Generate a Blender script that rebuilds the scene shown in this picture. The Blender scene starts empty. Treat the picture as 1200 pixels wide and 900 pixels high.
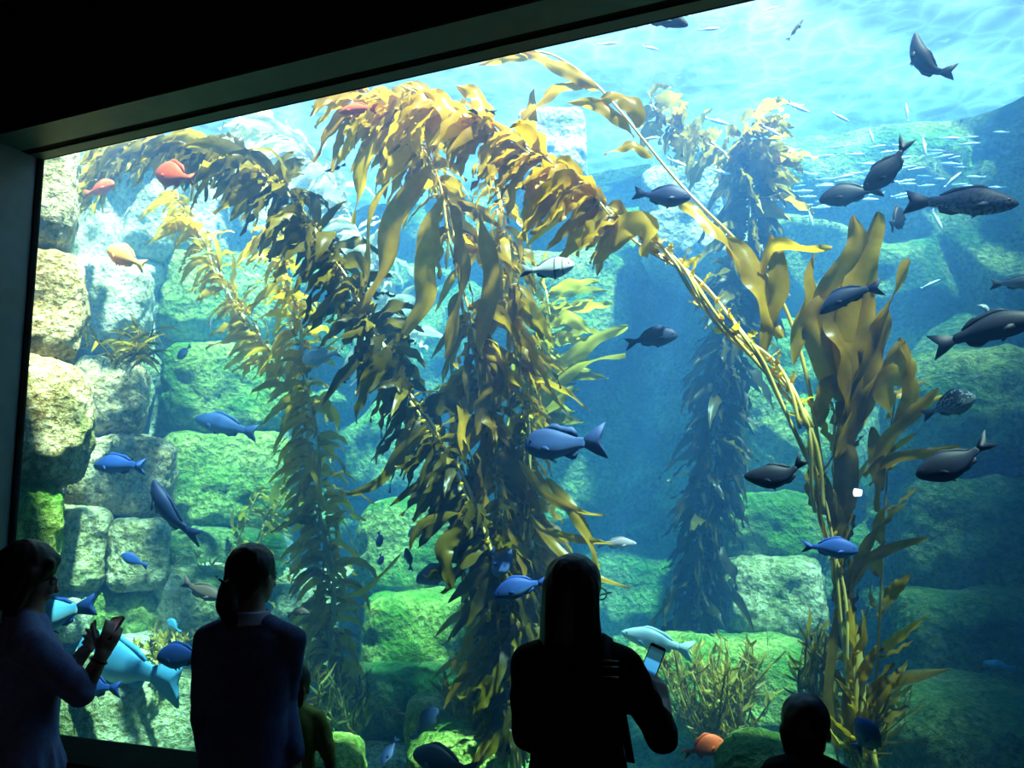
import bpy, bmesh, math, random
from mathutils import Vector, Matrix, noise
random.seed(11)
S = bpy.context.scene
COL = S.collection
V = Vector
PI = math.pi

# ------------------------------------------------------------------ camera
# The camera's orientation comes from the window's vanishing points in the 1200x900 photograph.
F = 984.0
ax = V((2452, 166, 984)).normalized()
ay = V((404, -140, -984)); ay = (ay - ax * ax.dot(ay)).normalized()
az = ax.cross(ay)
MW = Matrix((ax, ay, az))                      # camera axes -> world
CAM = V((0, -3.8, 1.7))
cam = bpy.data.cameras.new('camera'); cam.sensor_width = 36; cam.lens = F * 36 / 1200
cam.clip_start = .05; cam.clip_end = 200
co = bpy.data.objects.new('camera', cam); COL.objects.link(co)
co.matrix_world = Matrix.Translation(CAM) @ MW.to_4x4()
S.camera = co

def ray(px, py): return MW @ V((px - 600, 450 - py, -F))
def at(px, py, Y):                             # where the sight line meets the plane y = Y
    r = ray(px, py); return CAM + r * ((Y - CAM.y) / r.y)
def atd(px, py, d):                            # at distance d along the camera's axis
    return CAM + ray(px, py) * (d / F)
def mpp(px, py, Y):                            # metres per pixel there
    r = ray(px, py); return (Y - CAM.y) / r.y

# ------------------------------------------------------------------ mesh building
WPOS = {}
class MB:
    def __init__(s): s.v = []; s.f = []; s.t = []; s.uv = []
    def add(s, vs, fs, tint=0.5, uvs=None):
        b = len(s.v); s.v += vs; s.f += [tuple(b + i for i in f) for f in fs]
        s.t += [tint] * len(vs) if not isinstance(tint, list) else tint
        s.uv += uvs if uvs else [(0, 0)] * len(vs)
    def build(s, name, mat, parent=None, smooth=True, loc=None):
        o = V((0, 0, 0))
        if parent is not None: o = WPOS[parent.name]
        elif loc is not None: o = V(loc)
        me = bpy.data.meshes.new(name)
        me.from_pydata([tuple(V(p) - o) for p in s.v], [], s.f)
        if s.t:
            a = me.attributes.new('tint', 'FLOAT', 'POINT'); a.data.foreach_set('value', s.t)
        if any(u != (0, 0) for u in s.uv):
            a = me.attributes.new('along', 'FLOAT2', 'POINT')
            a.data.foreach_set('vector', [c for u in s.uv for c in u])
        me.polygons.foreach_set('use_smooth', [smooth] * len(me.polygons))
        me.materials.append(mat)
        ob = bpy.data.objects.new(name, me); COL.objects.link(ob)
        if parent is not None:
            ob.parent = parent; WPOS[ob.name] = o.copy()
        else:
            ob.location = o; WPOS[ob.name] = o.copy()
        return ob

def empty(name, loc, label, cat, group=None):
    o = bpy.data.objects.new(name, None); COL.objects.link(o); o.location = loc
    o.empty_display_size = .1
    WPOS[o.name] = V(loc); tag(o, label, cat, group); return o
def tag(o, label, cat, group=None):
    o['label'] = label; o['category'] = cat
    if group: o['group'] = group
    return o
def structure(o): o['kind'] = 'structure'; return o

def box(mb, lo, hi):
    x0, y0, z0 = lo; x1, y1, z1 = hi
    mb.add([(x0,y0,z0),(x1,y0,z0),(x1,y1,z0),(x0,y1,z0),(x0,y0,z1),(x1,y0,z1),(x1,y1,z1),(x0,y1,z1)],
           [(0,3,2,1),(4,5,6,7),(0,1,5,4),(1,2,6,5),(2,3,7,6),(3,0,4,7)])

def frame_of(d, hint=None):
    d = d.normalized()
    h = hint if hint is not None else (V((0, 0, 1)) if abs(d.z) < .9 else V((1, 0, 0)))
    a = d.cross(h)
    if a.length < 1e-5: a = d.cross(V((0, 1, 0)))
    a.normalize(); return a, a.cross(d).normalized()

def loft(mb, rings, cap=True, tint=.5, uvs=None):
    n = len(rings[0]); vs = [p for r in rings for p in r]; fs = []
    for i in range(len(rings) - 1):
        for j in range(n):
            k = (j + 1) % n
            fs.append((i*n+j, i*n+k, (i+1)*n+k, (i+1)*n+j))
    if cap:
        fs.append(tuple(range(n-1, -1, -1))); fs.append(tuple((len(rings)-1)*n + j for j in range(n)))
    mb.add(vs, fs, tint, uvs)

def capsule(mb, p0, r0, p1, r1, n=12, flat=1.0, hint=None):
    p0 = V(p0); p1 = V(p1); d = p1 - p0
    if d.length < 1e-6: d = V((0, 0, 1e-4))
    a, b = frame_of(d, hint); u = d.normalized(); rings = []
    def ring(c, r): return [c + a*(math.cos(2*PI*j/n)*r) + b*(math.sin(2*PI*j/n)*r*flat) for j in range(n)]
    for k in (1.45, 1.1, .6, 0): rings.append(ring(p0 - u*(math.sin(k)*r0), math.cos(k)*r0))
    for k in (0, .6, 1.1, 1.45): rings.append(ring(p1 + u*(math.sin(k)*r1), math.cos(k)*r1))
    loft(mb, rings)

def ellipsoid(mb, c, r, basis=None, n=16, m=10, tint=.5):
    c = V(c); B = basis or Matrix.Identity(3); rings = []
    for i in range(1, m):
        t = -PI/2 + PI*i/m
        rings.append([c + B @ V((math.cos(t)*math.cos(2*PI*j/n)*r[0], math.cos(t)*math.sin(2*PI*j/n)*r[1], math.sin(t)*r[2])) for j in range(n)])
    loft(mb, rings, True, tint)

def tube(mb, pts, radii, n=6, tint=.5):
    rings = []; prev = None
    for i, p in enumerate(pts):
        d = pts[min(i+1, len(pts)-1)] - pts[max(i-1, 0)]
        a, b = frame_of(d, prev) if prev is not None and abs(d.normalized().dot(prev)) < .95 else frame_of(d)
        prev = b
        r = radii[i] if isinstance(radii, list) else radii
        rings.append([p + a*(math.cos(2*PI*j/n)*r) + b*(math.sin(2*PI*j/n)*r) for j in range(n)])
    loft(mb, rings, True, tint)

def spline(pts, n):                            # Catmull-Rom through pts, n samples evenly along its length
    P = [pts[0]*2 - pts[1]] + list(pts) + [pts[-1]*2 - pts[-2]]; out = []
    for i in range(1, len(P)-2):
        for k in range(12):
            t = k/12; a, b, c, d = P[i-1:i+3]
            out.append(.5*((2*b) + (c-a)*t + (2*a-5*b+4*c-d)*t*t + (3*b-a-3*c+d)*t**3))
    out.append(pts[-1])
    L = [0]
    for i in range(1, len(out)): L.append(L[-1] + (out[i]-out[i-1]).length)
    res = []; k = 0
    for i in range(n):
        s = L[-1]*i/(n-1)
        while k < len(L)-2 and L[k+1] < s: k += 1
        t = (s-L[k])/max(1e-9, L[k+1]-L[k]); res.append(out[k].lerp(out[k+1], min(1, t)))
    return res, L[-1]

def remeshed(mb, voxel, smooth=3):
    me = bpy.data.meshes.new('tmp'); me.from_pydata([tuple(p) for p in mb.v], [], mb.f)
    o = bpy.data.objects.new('tmp', me); COL.objects.link(o)
    m = o.modifiers.new('r', 'REMESH'); m.mode = 'VOXEL'; m.voxel_size = voxel
    if smooth:
        s = o.modifiers.new('s', 'SMOOTH'); s.iterations = smooth; s.factor = .5
    dg = bpy.context.evaluated_depsgraph_get(); ev = o.evaluated_get(dg); em = ev.to_mesh()
    r = MB(); r.v = [v.co.copy() for v in em.vertices]; r.f = [tuple(p.vertices) for p in em.polygons]; r.t = [.5]*len(r.v)
    r.uv = [(0, 0)]*len(r.v)
    ev.to_mesh_clear(); bpy.data.objects.remove(o); bpy.data.meshes.remove(me)
    return r

# ------------------------------------------------------------------ materials
def new_mat(name):
    m = bpy.data.materials.new(name); m.use_nodes = True; nt = m.node_tree
    for n in list(nt.nodes): nt.nodes.remove(n)
    out = nt.nodes.new('ShaderNodeOutputMaterial')
    return m, nt, out
def N(nt, t, **kw):
    n = nt.nodes.new('ShaderNode' + t)
    for k, v in kw.items():
        if k.startswith('i_'):
            key = k[2:].replace('_', ' '); n.inputs[key].default_value = v
        else: setattr(n, k, v)
    return n
def ramp(nt, stops, src=None):
    r = nt.nodes.new('ShaderNodeValToRGB'); e = r.color_ramp.elements
    while len(e) < len(stops): e.new(.5)
    for x, (p, c) in zip(e, stops): x.position = p; x.color = (*c, 1)
    if src: nt.links.new(src, r.inputs[0])
    return r
def plain(name, col, rough=.6, spec=.3, metal=0, nscale=0, namt=.3):
    m, nt, out = new_mat(name)
    b = N(nt, 'BsdfPrincipled'); b.inputs['Roughness'].default_value = rough; b.inputs['Metallic'].default_value = metal
    b.inputs['Specular IOR Level'].default_value = spec
    if nscale:
        tc = N(nt, 'TexCoord'); no = N(nt, 'TexNoise'); no.inputs['Scale'].default_value = nscale; no.inputs['Detail'].default_value = 4
        nt.links.new(tc.outputs['Object'], no.inputs['Vector'])
        lo = tuple(c*(1-namt) for c in col); hi = tuple(min(1, c*(1+namt)) for c in col)
        r = ramp(nt, [(.3, lo), (.7, hi)], no.outputs['Fac']); nt.links.new(r.outputs[0], b.inputs['Base Color'])
        bp = N(nt, 'Bump'); bp.inputs['Strength'].default_value = .15; bp.inputs['Distance'].default_value = .01
        nt.links.new(no.outputs['Fac'], bp.inputs['Height']); nt.links.new(bp.outputs[0], b.inputs['Normal'])
    else: b.inputs['Base Color'].default_value = (*col, 1)
    nt.links.new(b.outputs[0], out.inputs[0]); return m

def rock_mat(name, dark, mid, light, algae, amount):
    m, nt, out = new_mat(name); L = nt.links.new
    tc = N(nt, 'TexCoord'); g = N(nt, 'NewGeometry')
    n1 = N(nt, 'TexNoise'); n1.inputs['Scale'].default_value = 2.6; n1.inputs['Detail'].default_value = 6; n1.inputs['Roughness'].default_value = .65
    n2 = N(nt, 'TexNoise'); n2.inputs['Scale'].default_value = 22; n2.inputs['Detail'].default_value = 4; n2.inputs['Roughness'].default_value = .7
    vo = N(nt, 'TexVoronoi'); vo.inputs['Scale'].default_value = 16
    n3 = N(nt, 'TexNoise'); n3.inputs['Scale'].default_value = 1.4; n3.inputs['Detail'].default_value = 5
    for n in (n1, n2, vo, n3): L(g.outputs['Position'], n.inputs['Vector'])
    mix = N(nt, 'Math', operation='MULTIPLY_ADD'); L(n2.outputs['Fac'], mix.inputs[0]); mix.inputs[1].default_value = .75
    ad = N(nt, 'Math', operation='MULTIPLY'); L(n1.outputs['Fac'], ad.inputs[0]); ad.inputs[1].default_value = .45
    L(ad.outputs[0], mix.inputs[2])
    r = ramp(nt, [(.42, dark), (.55, mid), (.72, light)], mix.outputs[0])
    al = ramp(nt, [(max(0, .62-amount*.4), (0, 0, 0)), (min(1, .82-amount*.4), (1, 1, 1))], n3.outputs['Fac'])
    mc = N(nt, 'Mix', data_type='RGBA'); L(al.outputs[0], mc.inputs[0]); L(r.outputs[0], mc.inputs[6])
    r2 = ramp(nt, [(.35, tuple(c*.45 for c in algae)), (.7, algae)], n2.outputs['Fac']); L(r2.outputs[0], mc.inputs[7])
    b = N(nt, 'BsdfPrincipled'); b.inputs['Roughness'].default_value = .9; b.inputs['Specular IOR Level'].default_value = .15
    L(mc.outputs[2], b.inputs['Base Color'])
    hm = N(nt, 'Math', operation='MULTIPLY_ADD'); L(vo.outputs['Distance'], hm.inputs[0]); hm.inputs[1].default_value = .5; L(n2.outputs['Fac'], hm.inputs[2])
    bp = N(nt, 'Bump'); bp.inputs['Strength'].default_value = 1; bp.inputs['Distance'].default_value = .09
    L(hm.outputs[0], bp.inputs['Height']); L(bp.outputs[0], b.inputs['Normal']); L(b.outputs[0], out.inputs[0])
    return m

R_TAN = rock_mat('tan_rock', (.10,.06,.018), (.42,.29,.11), (.88,.72,.4), (.26,.27,.05), .3)
R_HAZE = rock_mat('haze_paled_rock', (.2,.19,.09), (.56,.53,.3), (.92,.88,.62), (.36,.44,.14), .3)  # paler copy of the pale rock; haze and sun glow painted into its colour
R_GRN = rock_mat('algae_rock', (.05,.08,.012), (.26,.33,.05), (.68,.72,.18), (.14,.34,.03), .55)
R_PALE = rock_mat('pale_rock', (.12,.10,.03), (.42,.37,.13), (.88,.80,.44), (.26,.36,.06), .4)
R_SHADE = rock_mat('shade_dark_rock', (.03,.05,.012), (.10,.16,.035), (.3,.36,.1), (.05,.2,.03), .5)  # darkened rock colours; the tank's shade is painted into them

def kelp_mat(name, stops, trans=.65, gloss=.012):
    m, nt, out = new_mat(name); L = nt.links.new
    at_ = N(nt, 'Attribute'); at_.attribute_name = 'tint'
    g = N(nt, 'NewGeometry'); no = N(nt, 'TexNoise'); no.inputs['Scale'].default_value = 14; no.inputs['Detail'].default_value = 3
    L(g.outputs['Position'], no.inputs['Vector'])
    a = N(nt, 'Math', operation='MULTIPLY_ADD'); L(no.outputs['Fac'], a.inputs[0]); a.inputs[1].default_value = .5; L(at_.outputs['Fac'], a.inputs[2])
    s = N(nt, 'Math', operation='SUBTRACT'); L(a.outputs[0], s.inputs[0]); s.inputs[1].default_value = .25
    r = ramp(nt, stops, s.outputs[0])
    d = N(nt, 'BsdfDiffuse'); t = N(nt, 'BsdfTranslucent'); gl = N(nt, 'BsdfGlossy'); gl.inputs['Roughness'].default_value = .35
    L(r.outputs[0], d.inputs[0]); L(r.outputs[0], t.inputs[0])
    m1 = N(nt, 'MixShader'); m1.inputs[0].default_value = trans; L(d.outputs[0], m1.inputs[1]); L(t.outputs[0], m1.inputs[2])
    m2 = N(nt, 'MixShader'); m2.inputs[0].default_value = gloss; L(m1.outputs[0], m2.inputs[1]); L(gl.outputs[0], m2.inputs[2])
    L(m2.outputs[0], out.inputs[0]); return m
K_GOLD = kelp_mat('golden_kelp', [(0, (.16,.10,.003)), (.35, (.46,.30,.008)), (.7, (.74,.5,.015)), (1, (.85,.64,.04))])
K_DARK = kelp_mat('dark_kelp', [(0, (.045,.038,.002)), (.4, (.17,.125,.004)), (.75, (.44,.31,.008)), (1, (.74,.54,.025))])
K_BROWN = kelp_mat('brown_kelp', [(0, (.15,.085,.003)), (.4, (.40,.225,.007)), (.75, (.66,.41,.014)), (1, (.8,.56,.03))])
K_OLIVE = kelp_mat('olive_kelp', [(0, (.12,.095,.005)), (.5, (.38,.33,.015)), (1, (.7,.6,.05))])
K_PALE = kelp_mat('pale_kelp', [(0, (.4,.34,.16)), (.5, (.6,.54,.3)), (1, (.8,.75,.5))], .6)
K_STIPE = kelp_mat('kelp_stem', [(0, (.5,.33,.04)), (.5, (.78,.58,.1)), (1, (.9,.78,.25))], .25, .12)
W_DARK = kelp_mat('dark_weed', [(0, (.03,.05,.015)), (.5, (.1,.13,.03)), (1, (.25,.22,.05))], .3)
W_YEL = kelp_mat('yellow_weed', [(0, (.2,.12,.02)), (.5, (.5,.36,.05)), (1, (.8,.62,.12))], .4)

def fish_mat(name, back, flank, belly, pattern=None, pcol=(0,0,0), rough=.6):
    m, nt, out = new_mat(name); L = nt.links.new
    a = N(nt, 'Attribute'); a.attribute_name = 'along'; sp = N(nt, 'SeparateXYZ'); L(a.outputs['Vector'], sp.inputs[0])
    r = ramp(nt, [(.12, belly), (.42, flank), (.78, back)], sp.outputs['Y'])
    src = r.outputs[0]
    if pattern:
        mp = N(nt, 'Mapping'); L(a.outputs['Vector'], mp.inputs[0])
        if pattern == 'bars':
            t = N(nt, 'TexNoise'); mp.inputs['Scale'].default_value = (16, 5, 1); t.inputs['Scale'].default_value = 1.6; t.inputs['Detail'].default_value = 3
            f = ramp(nt, [(.47, (0,0,0)), (.56, (1,1,1))], t.outputs['Fac'])
        elif pattern == 'spots':
            t = N(nt, 'TexVoronoi'); mp.inputs['Scale'].default_value = (14, 7, 1); t.inputs['Scale'].default_value = 1.5
            f = ramp(nt, [(.25, (1,1,1)), (.5, (0,0,0))], t.outputs['Distance'])
        elif pattern == 'saddle':             # one dark bar behind the head, one at the gill
            t = N(nt, 'SeparateXYZ'); L(a.outputs['Vector'], t.inputs[0])
            f = ramp(nt, [(.20, (0,0,0)), (.215, (1,1,1)), (.23, (0,0,0)), (.35, (0,0,0)), (.37, (1,1,1)), (.40, (0,0,0))], t.outputs['X'])
        if pattern != 'saddle': L(mp.outputs[0], t.inputs['Vector'])
        mc = N(nt, 'Mix', data_type='RGBA'); L(f.outputs[0], mc.inputs[0]); L(src, mc.inputs[6]); mc.inputs[7].default_value = (*pcol, 1); src = mc.outputs[2]
    b = N(nt, 'BsdfPrincipled'); b.inputs['Roughness'].default_value = rough; b.inputs['Specular IOR Level'].default_value = .2
    L(src, b.inputs['Base Color']); L(b.outputs[0], out.inputs[0]); return m
FM = {
 'dark': fish_mat('dark_fish_skin', (.004,.007,.02), (.007,.012,.036), (.018,.026,.06)),
 'navy': fish_mat('navy_fish_skin', (.006,.014,.06), (.012,.03,.1), (.07,.1,.19)),
 'blue': fish_mat('blue_fish_skin', (.01,.035,.18), (.02,.07,.28), (.08,.17,.35)),
 'teal': fish_mat('pale_blue_fish_skin', (.06,.24,.4), (.12,.36,.5), (.3,.5,.56)),
 'shead': fish_mat('blue_grey_fish_skin', (.015,.035,.12), (.03,.07,.22), (.1,.17,.3)),
 'bass': fish_mat('barred_fish_skin', (.02,.03,.08), (.09,.13,.24), (.25,.33,.45), 'bars', (.01,.016,.05)),
 'spot': fish_mat('spotted_fish_skin', (.02,.03,.05), (.08,.13,.17), (.25,.32,.3), 'spots', (.3,.4,.45)),
 'saddle': fish_mat('saddled_fish_skin', (.35,.42,.52), (.62,.68,.74), (.75,.8,.82), 'saddle', (.02,.02,.03)),
 'orange': fish_mat('orange_fish_skin', (.62,.09,.03), (.72,.11,.03), (.75,.14,.04)),
 'gold': fish_mat('amber_fish_skin', (1,.55,.14), (1,.42,.09), (.95,.25,.07)),
 'brown': fish_mat('brown_fish_skin', (.07,.045,.035), (.14,.095,.07), (.26,.2,.16)),
 'silver': fish_mat('silver_fish_skin', (.45,.55,.6), (.85,.88,.88), (.92,.93,.92), None, (0,0,0), .25),
 'white': fish_mat('white_fish_skin', (.55,.75,.8), (.85,.95,.95), (.9,.97,.97), None, (0,0,0), .3),
 'grey': fish_mat('grey_fish_skin', (.1,.15,.2), (.2,.27,.32), (.35,.42,.45)),
 'pink': fish_mat('pinkish_fish_skin', (.4,.26,.26), (.6,.42,.4), (.7,.6,.56)),
}
M_EYE = plain('fish_eye', (.01,.01,.012), .1, .6)
M_WALL = plain('dark_painted_wall', (.035,.036,.035), .9, .1, 0, 6, .15)
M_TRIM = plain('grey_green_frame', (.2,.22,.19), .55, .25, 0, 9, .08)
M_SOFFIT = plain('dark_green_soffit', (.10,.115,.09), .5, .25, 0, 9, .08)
M_SEAL = plain('black_rubber_seal', (.008,.008,.008), .9, .05)
M_FLOOR = plain('dark_carpet', (.03,.03,.035), .95, .05, 0, 60, .4)
M_CONC = plain('tank_concrete', (.25,.3,.3), .9, .1, 0, 2, .3)

# ------------------------------------------------------------------ room and window (structure)
X0, X1, Z0, Z1 = -4.965, 3.2, .385, 4.056      # the window opening
TOP = 5.45                                     # water level
TX0, TX1, TY1, TZ0 = -7.4, 2.9, 5.8, -.75      # the tank
RD = -.375                                     # depth of the reveal

mb = MB()                                      # wall with the window: reaches up past the water level, as the tank's front
box(mb, (-9.5, RD, -1.2), (X0, .035, 5.6)); box(mb, (X1, RD, -1.2), (6, .035, 5.6))
box(mb, (X0, RD, -1.2), (X1, .035, Z0)); box(mb, (X0, RD, Z1), (X1, .035, 5.6))
structure(mb.build('wall_window', M_WALL, smooth=False))
mb = MB(); box(mb, (-9.5, -8.6, -.2), (6, RD, 0)); structure(mb.build('floor', M_FLOOR, smooth=False))
mb = MB(); box(mb, (-9.5, -8.6, 4.7), (6, RD, 4.9)); structure(mb.build('ceiling', M_WALL, smooth=False))
mb = MB(); box(mb, (-9.5, -8.6, 0), (-9.3, RD, 4.7)); structure(mb.build('wall_left', M_WALL, smooth=False))
mb = MB(); box(mb, (5.8, -8.6, 0), (6, RD, 4.7)); structure(mb.build('wall_right', M_WALL, smooth=False))
mb = MB(); box(mb, (-9.5, -8.8, 0), (6, -8.6, 4.7)); structure(mb.build('wall_back', M_WALL, smooth=False))

th = .012                                      # painted lining of the reveal
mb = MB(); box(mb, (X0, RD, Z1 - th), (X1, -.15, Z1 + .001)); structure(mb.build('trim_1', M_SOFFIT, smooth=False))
mb = MB(); box(mb, (X0, RD, Z0), (X0 + th, -.03, Z1 - th)); structure(mb.build('trim_2', M_TRIM, smooth=False))
mb = MB(); box(mb, (X0 + th, RD - .02, Z0 - .001), (X1, -.03, Z0 + .012)); structure(mb.build('trim_3', plain('dark_sill', (.007,.011,.008), .95, .03, 0, 8, .1), smooth=False))
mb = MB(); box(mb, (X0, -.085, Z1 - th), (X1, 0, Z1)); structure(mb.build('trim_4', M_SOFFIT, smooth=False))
mb = MB(); box(mb, (X0, -.15, Z1 - .004), (X1, -.085, Z1 + .001)); box(mb, (X0, -.03, Z0), (X0 + .025, 0, Z1 - th)); box(mb, (X0 + .025, -.03, Z0), (X1, 0, Z0 + .006))
structure(mb.build('trim_5', M_SEAL, smooth=False))

m, nt, out = new_mat('acrylic'); L = nt.links.new
t = N(nt, 'BsdfTransparent'); t.inputs[0].default_value = (.96, .985, .98, 1); g = N(nt, 'BsdfGlossy'); g.inputs['Roughness'].default_value = .0
fr = N(nt, 'Fresnel'); fr.inputs[0].default_value = 1.3; mx = N(nt, 'MixShader'); ge = N(nt, 'NewGeometry'); fm_ = N(nt, 'Math', operation='SUBTRACT'); fm_.inputs[0].default_value = 1; L(ge.outputs['Backfacing'], fm_.inputs[1])
fk = N(nt, 'Math', operation='MULTIPLY'); L(fr.outputs[0], fk.inputs[0]); L(fm_.outputs[0], fk.inputs[1]); L(fk.outputs[0], mx.inputs[0]); L(t.outputs[0], mx.inputs[1]); L(g.outputs[0], mx.inputs[2]); L(mx.outputs[0], out.inputs[0])
M_GLASS = m
mb = MB(); box(mb, (X0, 0, Z0), (X1, .03, Z1)); structure(mb.build('window_1', M_GLASS, smooth=False))

# ------------------------------------------------------------------ tank shell: rough, blocky rock walls
def groove(p, sc):
    d, _ = noise.voronoi(p * sc); return min(1, (d[1] - d[0]) * 3.2)
def rockwall(name, f, nu, nv, mat, sc=.75, amp=.28, inward=V((1, 0, 0))):
    mb = MB(); vs = []
    for j in range(nv + 1):
        for i in range(nu + 1):
            p = f(i/nu, j/nv)
            q = V((p.x*.8, p.y*.8, p.z*1.1)) + noise.noise_vector(p*.9)*.35
            h = groove(q, sc)*amp + noise.fractal(p*2.2, 1, 2, 4)*.07 + noise.noise(p*.5)*.25
            vs.append(p + inward*h)
    fs = [(j*(nu+1)+i, j*(nu+1)+i+1, (j+1)*(nu+1)+i+1, (j+1)*(nu+1)+i) for j in range(nv) for i in range(nu)]
    mb.add(vs, fs); return structure(mb.build(name, mat))
rockwall('wall_tank_left', lambda u, v: V((TX0, .04 + u*(TY1-.04), TZ0-.3 + v*(TOP+.6-TZ0))), 110, 120, R_HAZE, .8, .3, V((1, 0, 0)))
rockwall('wall_tank_back', lambda u, v: V((TX0-.2 + u*(TX1-TX0+.4), TY1, TZ0-.3 + v*(TOP+.6-TZ0))), 190, 120, R_GRN, .7, .34, V((0, -1, 0)))
rockwall('wall_tank_right', lambda u, v: V((TX1, .04 + u*(TY1-.04), TZ0-.3 + v*(TOP+.6-TZ0))), 70, 80, R_SHADE, .8, .3, V((-1, 0, 0)))
mb = MB(); nu, nv = 150, 90; vs = []
for j in range(nv+1):
    for i in range(nu+1):
        x = TX0 + (TX1-TX0)*i/nu; y = .04 + (TY1-.04)*j/nv
        h = TZ0 + .12 + .3*noise.noise(V((x*.6, y*.6, 3))) + .12*noise.fractal(V((x*1.8, y*1.8, 0)), 1, 2, 4) + .05*y
        h += .5*max(0, (y-4)/1.8)**2 + .5*max(0, (-5.4-x)/2)
        vs.append(V((x, y, h)))
mb.add(vs, [(j*(nu+1)+i, j*(nu+1)+i+1, (j+1)*(nu+1)+i+1, (j+1)*(nu+1)+i) for j in range(nv) for i in range(nu)])
structure(mb.build('floor_tank', R_GRN))
mb = MB()                                      # outer concrete shell
box(mb, (TX0-1.6, .04, -1.3), (TX0-1.2, TY1+.4, TOP+.7)); box(mb, (TX0-1.6, TY1+1.2, -1.3), (TX1+1.6, TY1+1.6, TOP+.7))
box(mb, (TX1+1.2, .04, -1.3), (TX1+1.6, TY1+1.6, TOP+.7)); box(mb, (TX0-1.6, .04, -1.5), (TX1+1.6, TY1+1.6, -1.32))
structure(mb.build('wall_tank_shell', M_CONC, smooth=False))

mb = MB()                                      # added slats, unseen above the tank; they close up to shade its dim side
for i in range(14):
    x = 2.2 + .12*i; box(mb, (x, -.3, TOP+3.5), (x + .12*(i+1)/14.5, 7.5, TOP+3.56))
box(mb, (2.2 + .12*14, -.3, TOP+3.5), (9, 7.5, TOP+3.56))
for y in (-.25, 3, 7.3): box(mb, (2.2, y, TOP+3.56), (9, y+.1, TOP+3.7))
structure(mb.build('unseen_shade_slats', M_CONC, smooth=False))

# water body: absorbs red, scatters blue
m, nt, out = new_mat('sea_water'); L = nt.links.new
vs_ = N(nt, 'VolumeScatter'); vs_.inputs['Color'].default_value = (.14, .42, 1, 1); vs_.inputs['Density'].default_value = .085; vs_.inputs['Anisotropy'].default_value = .35
va = N(nt, 'VolumeAbsorption'); va.inputs['Color'].default_value = (.0, .60, .90, 1); va.inputs['Density'].default_value = .27
ad = N(nt, 'AddShader'); L(vs_.outputs[0], ad.inputs[0]); L(va.outputs[0], ad.inputs[1]); L(ad.outputs[0], out.inputs['Volume'])
mb = MB(); box(mb, (TX0-.01, .036, TZ0-.45), (TX1+.01, TY1+.01, TOP-.08)); structure(mb.build('water', m, smooth=False))

# rippled surface: a caustic web painted into its transparency dims and brightens the light
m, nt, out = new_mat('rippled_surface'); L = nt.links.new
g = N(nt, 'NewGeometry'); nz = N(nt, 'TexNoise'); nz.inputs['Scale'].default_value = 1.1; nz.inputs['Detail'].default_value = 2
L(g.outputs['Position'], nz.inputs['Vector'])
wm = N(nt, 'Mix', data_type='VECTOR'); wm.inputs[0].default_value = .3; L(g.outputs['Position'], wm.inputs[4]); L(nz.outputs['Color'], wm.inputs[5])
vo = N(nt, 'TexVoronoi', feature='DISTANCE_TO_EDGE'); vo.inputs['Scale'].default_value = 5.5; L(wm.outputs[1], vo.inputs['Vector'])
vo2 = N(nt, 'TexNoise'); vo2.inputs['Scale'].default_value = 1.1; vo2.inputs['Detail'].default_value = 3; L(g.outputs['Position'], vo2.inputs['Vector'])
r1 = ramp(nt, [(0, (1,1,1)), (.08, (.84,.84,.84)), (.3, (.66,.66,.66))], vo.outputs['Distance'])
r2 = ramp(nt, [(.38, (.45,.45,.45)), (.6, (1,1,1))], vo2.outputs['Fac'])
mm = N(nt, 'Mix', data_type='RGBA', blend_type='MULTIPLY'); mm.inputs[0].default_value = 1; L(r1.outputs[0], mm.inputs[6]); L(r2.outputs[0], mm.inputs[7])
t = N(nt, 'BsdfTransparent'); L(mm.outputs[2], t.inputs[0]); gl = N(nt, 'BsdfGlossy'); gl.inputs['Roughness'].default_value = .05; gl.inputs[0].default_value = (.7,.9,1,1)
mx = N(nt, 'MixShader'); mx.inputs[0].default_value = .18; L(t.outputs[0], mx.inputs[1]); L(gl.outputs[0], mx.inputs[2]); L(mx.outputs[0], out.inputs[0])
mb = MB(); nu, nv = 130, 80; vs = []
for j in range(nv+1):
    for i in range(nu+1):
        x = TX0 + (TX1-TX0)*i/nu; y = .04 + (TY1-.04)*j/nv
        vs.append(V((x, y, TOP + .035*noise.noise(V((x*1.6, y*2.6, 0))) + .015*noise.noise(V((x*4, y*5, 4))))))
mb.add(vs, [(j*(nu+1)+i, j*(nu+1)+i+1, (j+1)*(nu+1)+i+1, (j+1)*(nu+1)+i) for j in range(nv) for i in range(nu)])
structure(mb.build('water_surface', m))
#@@PART2@@

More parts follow.
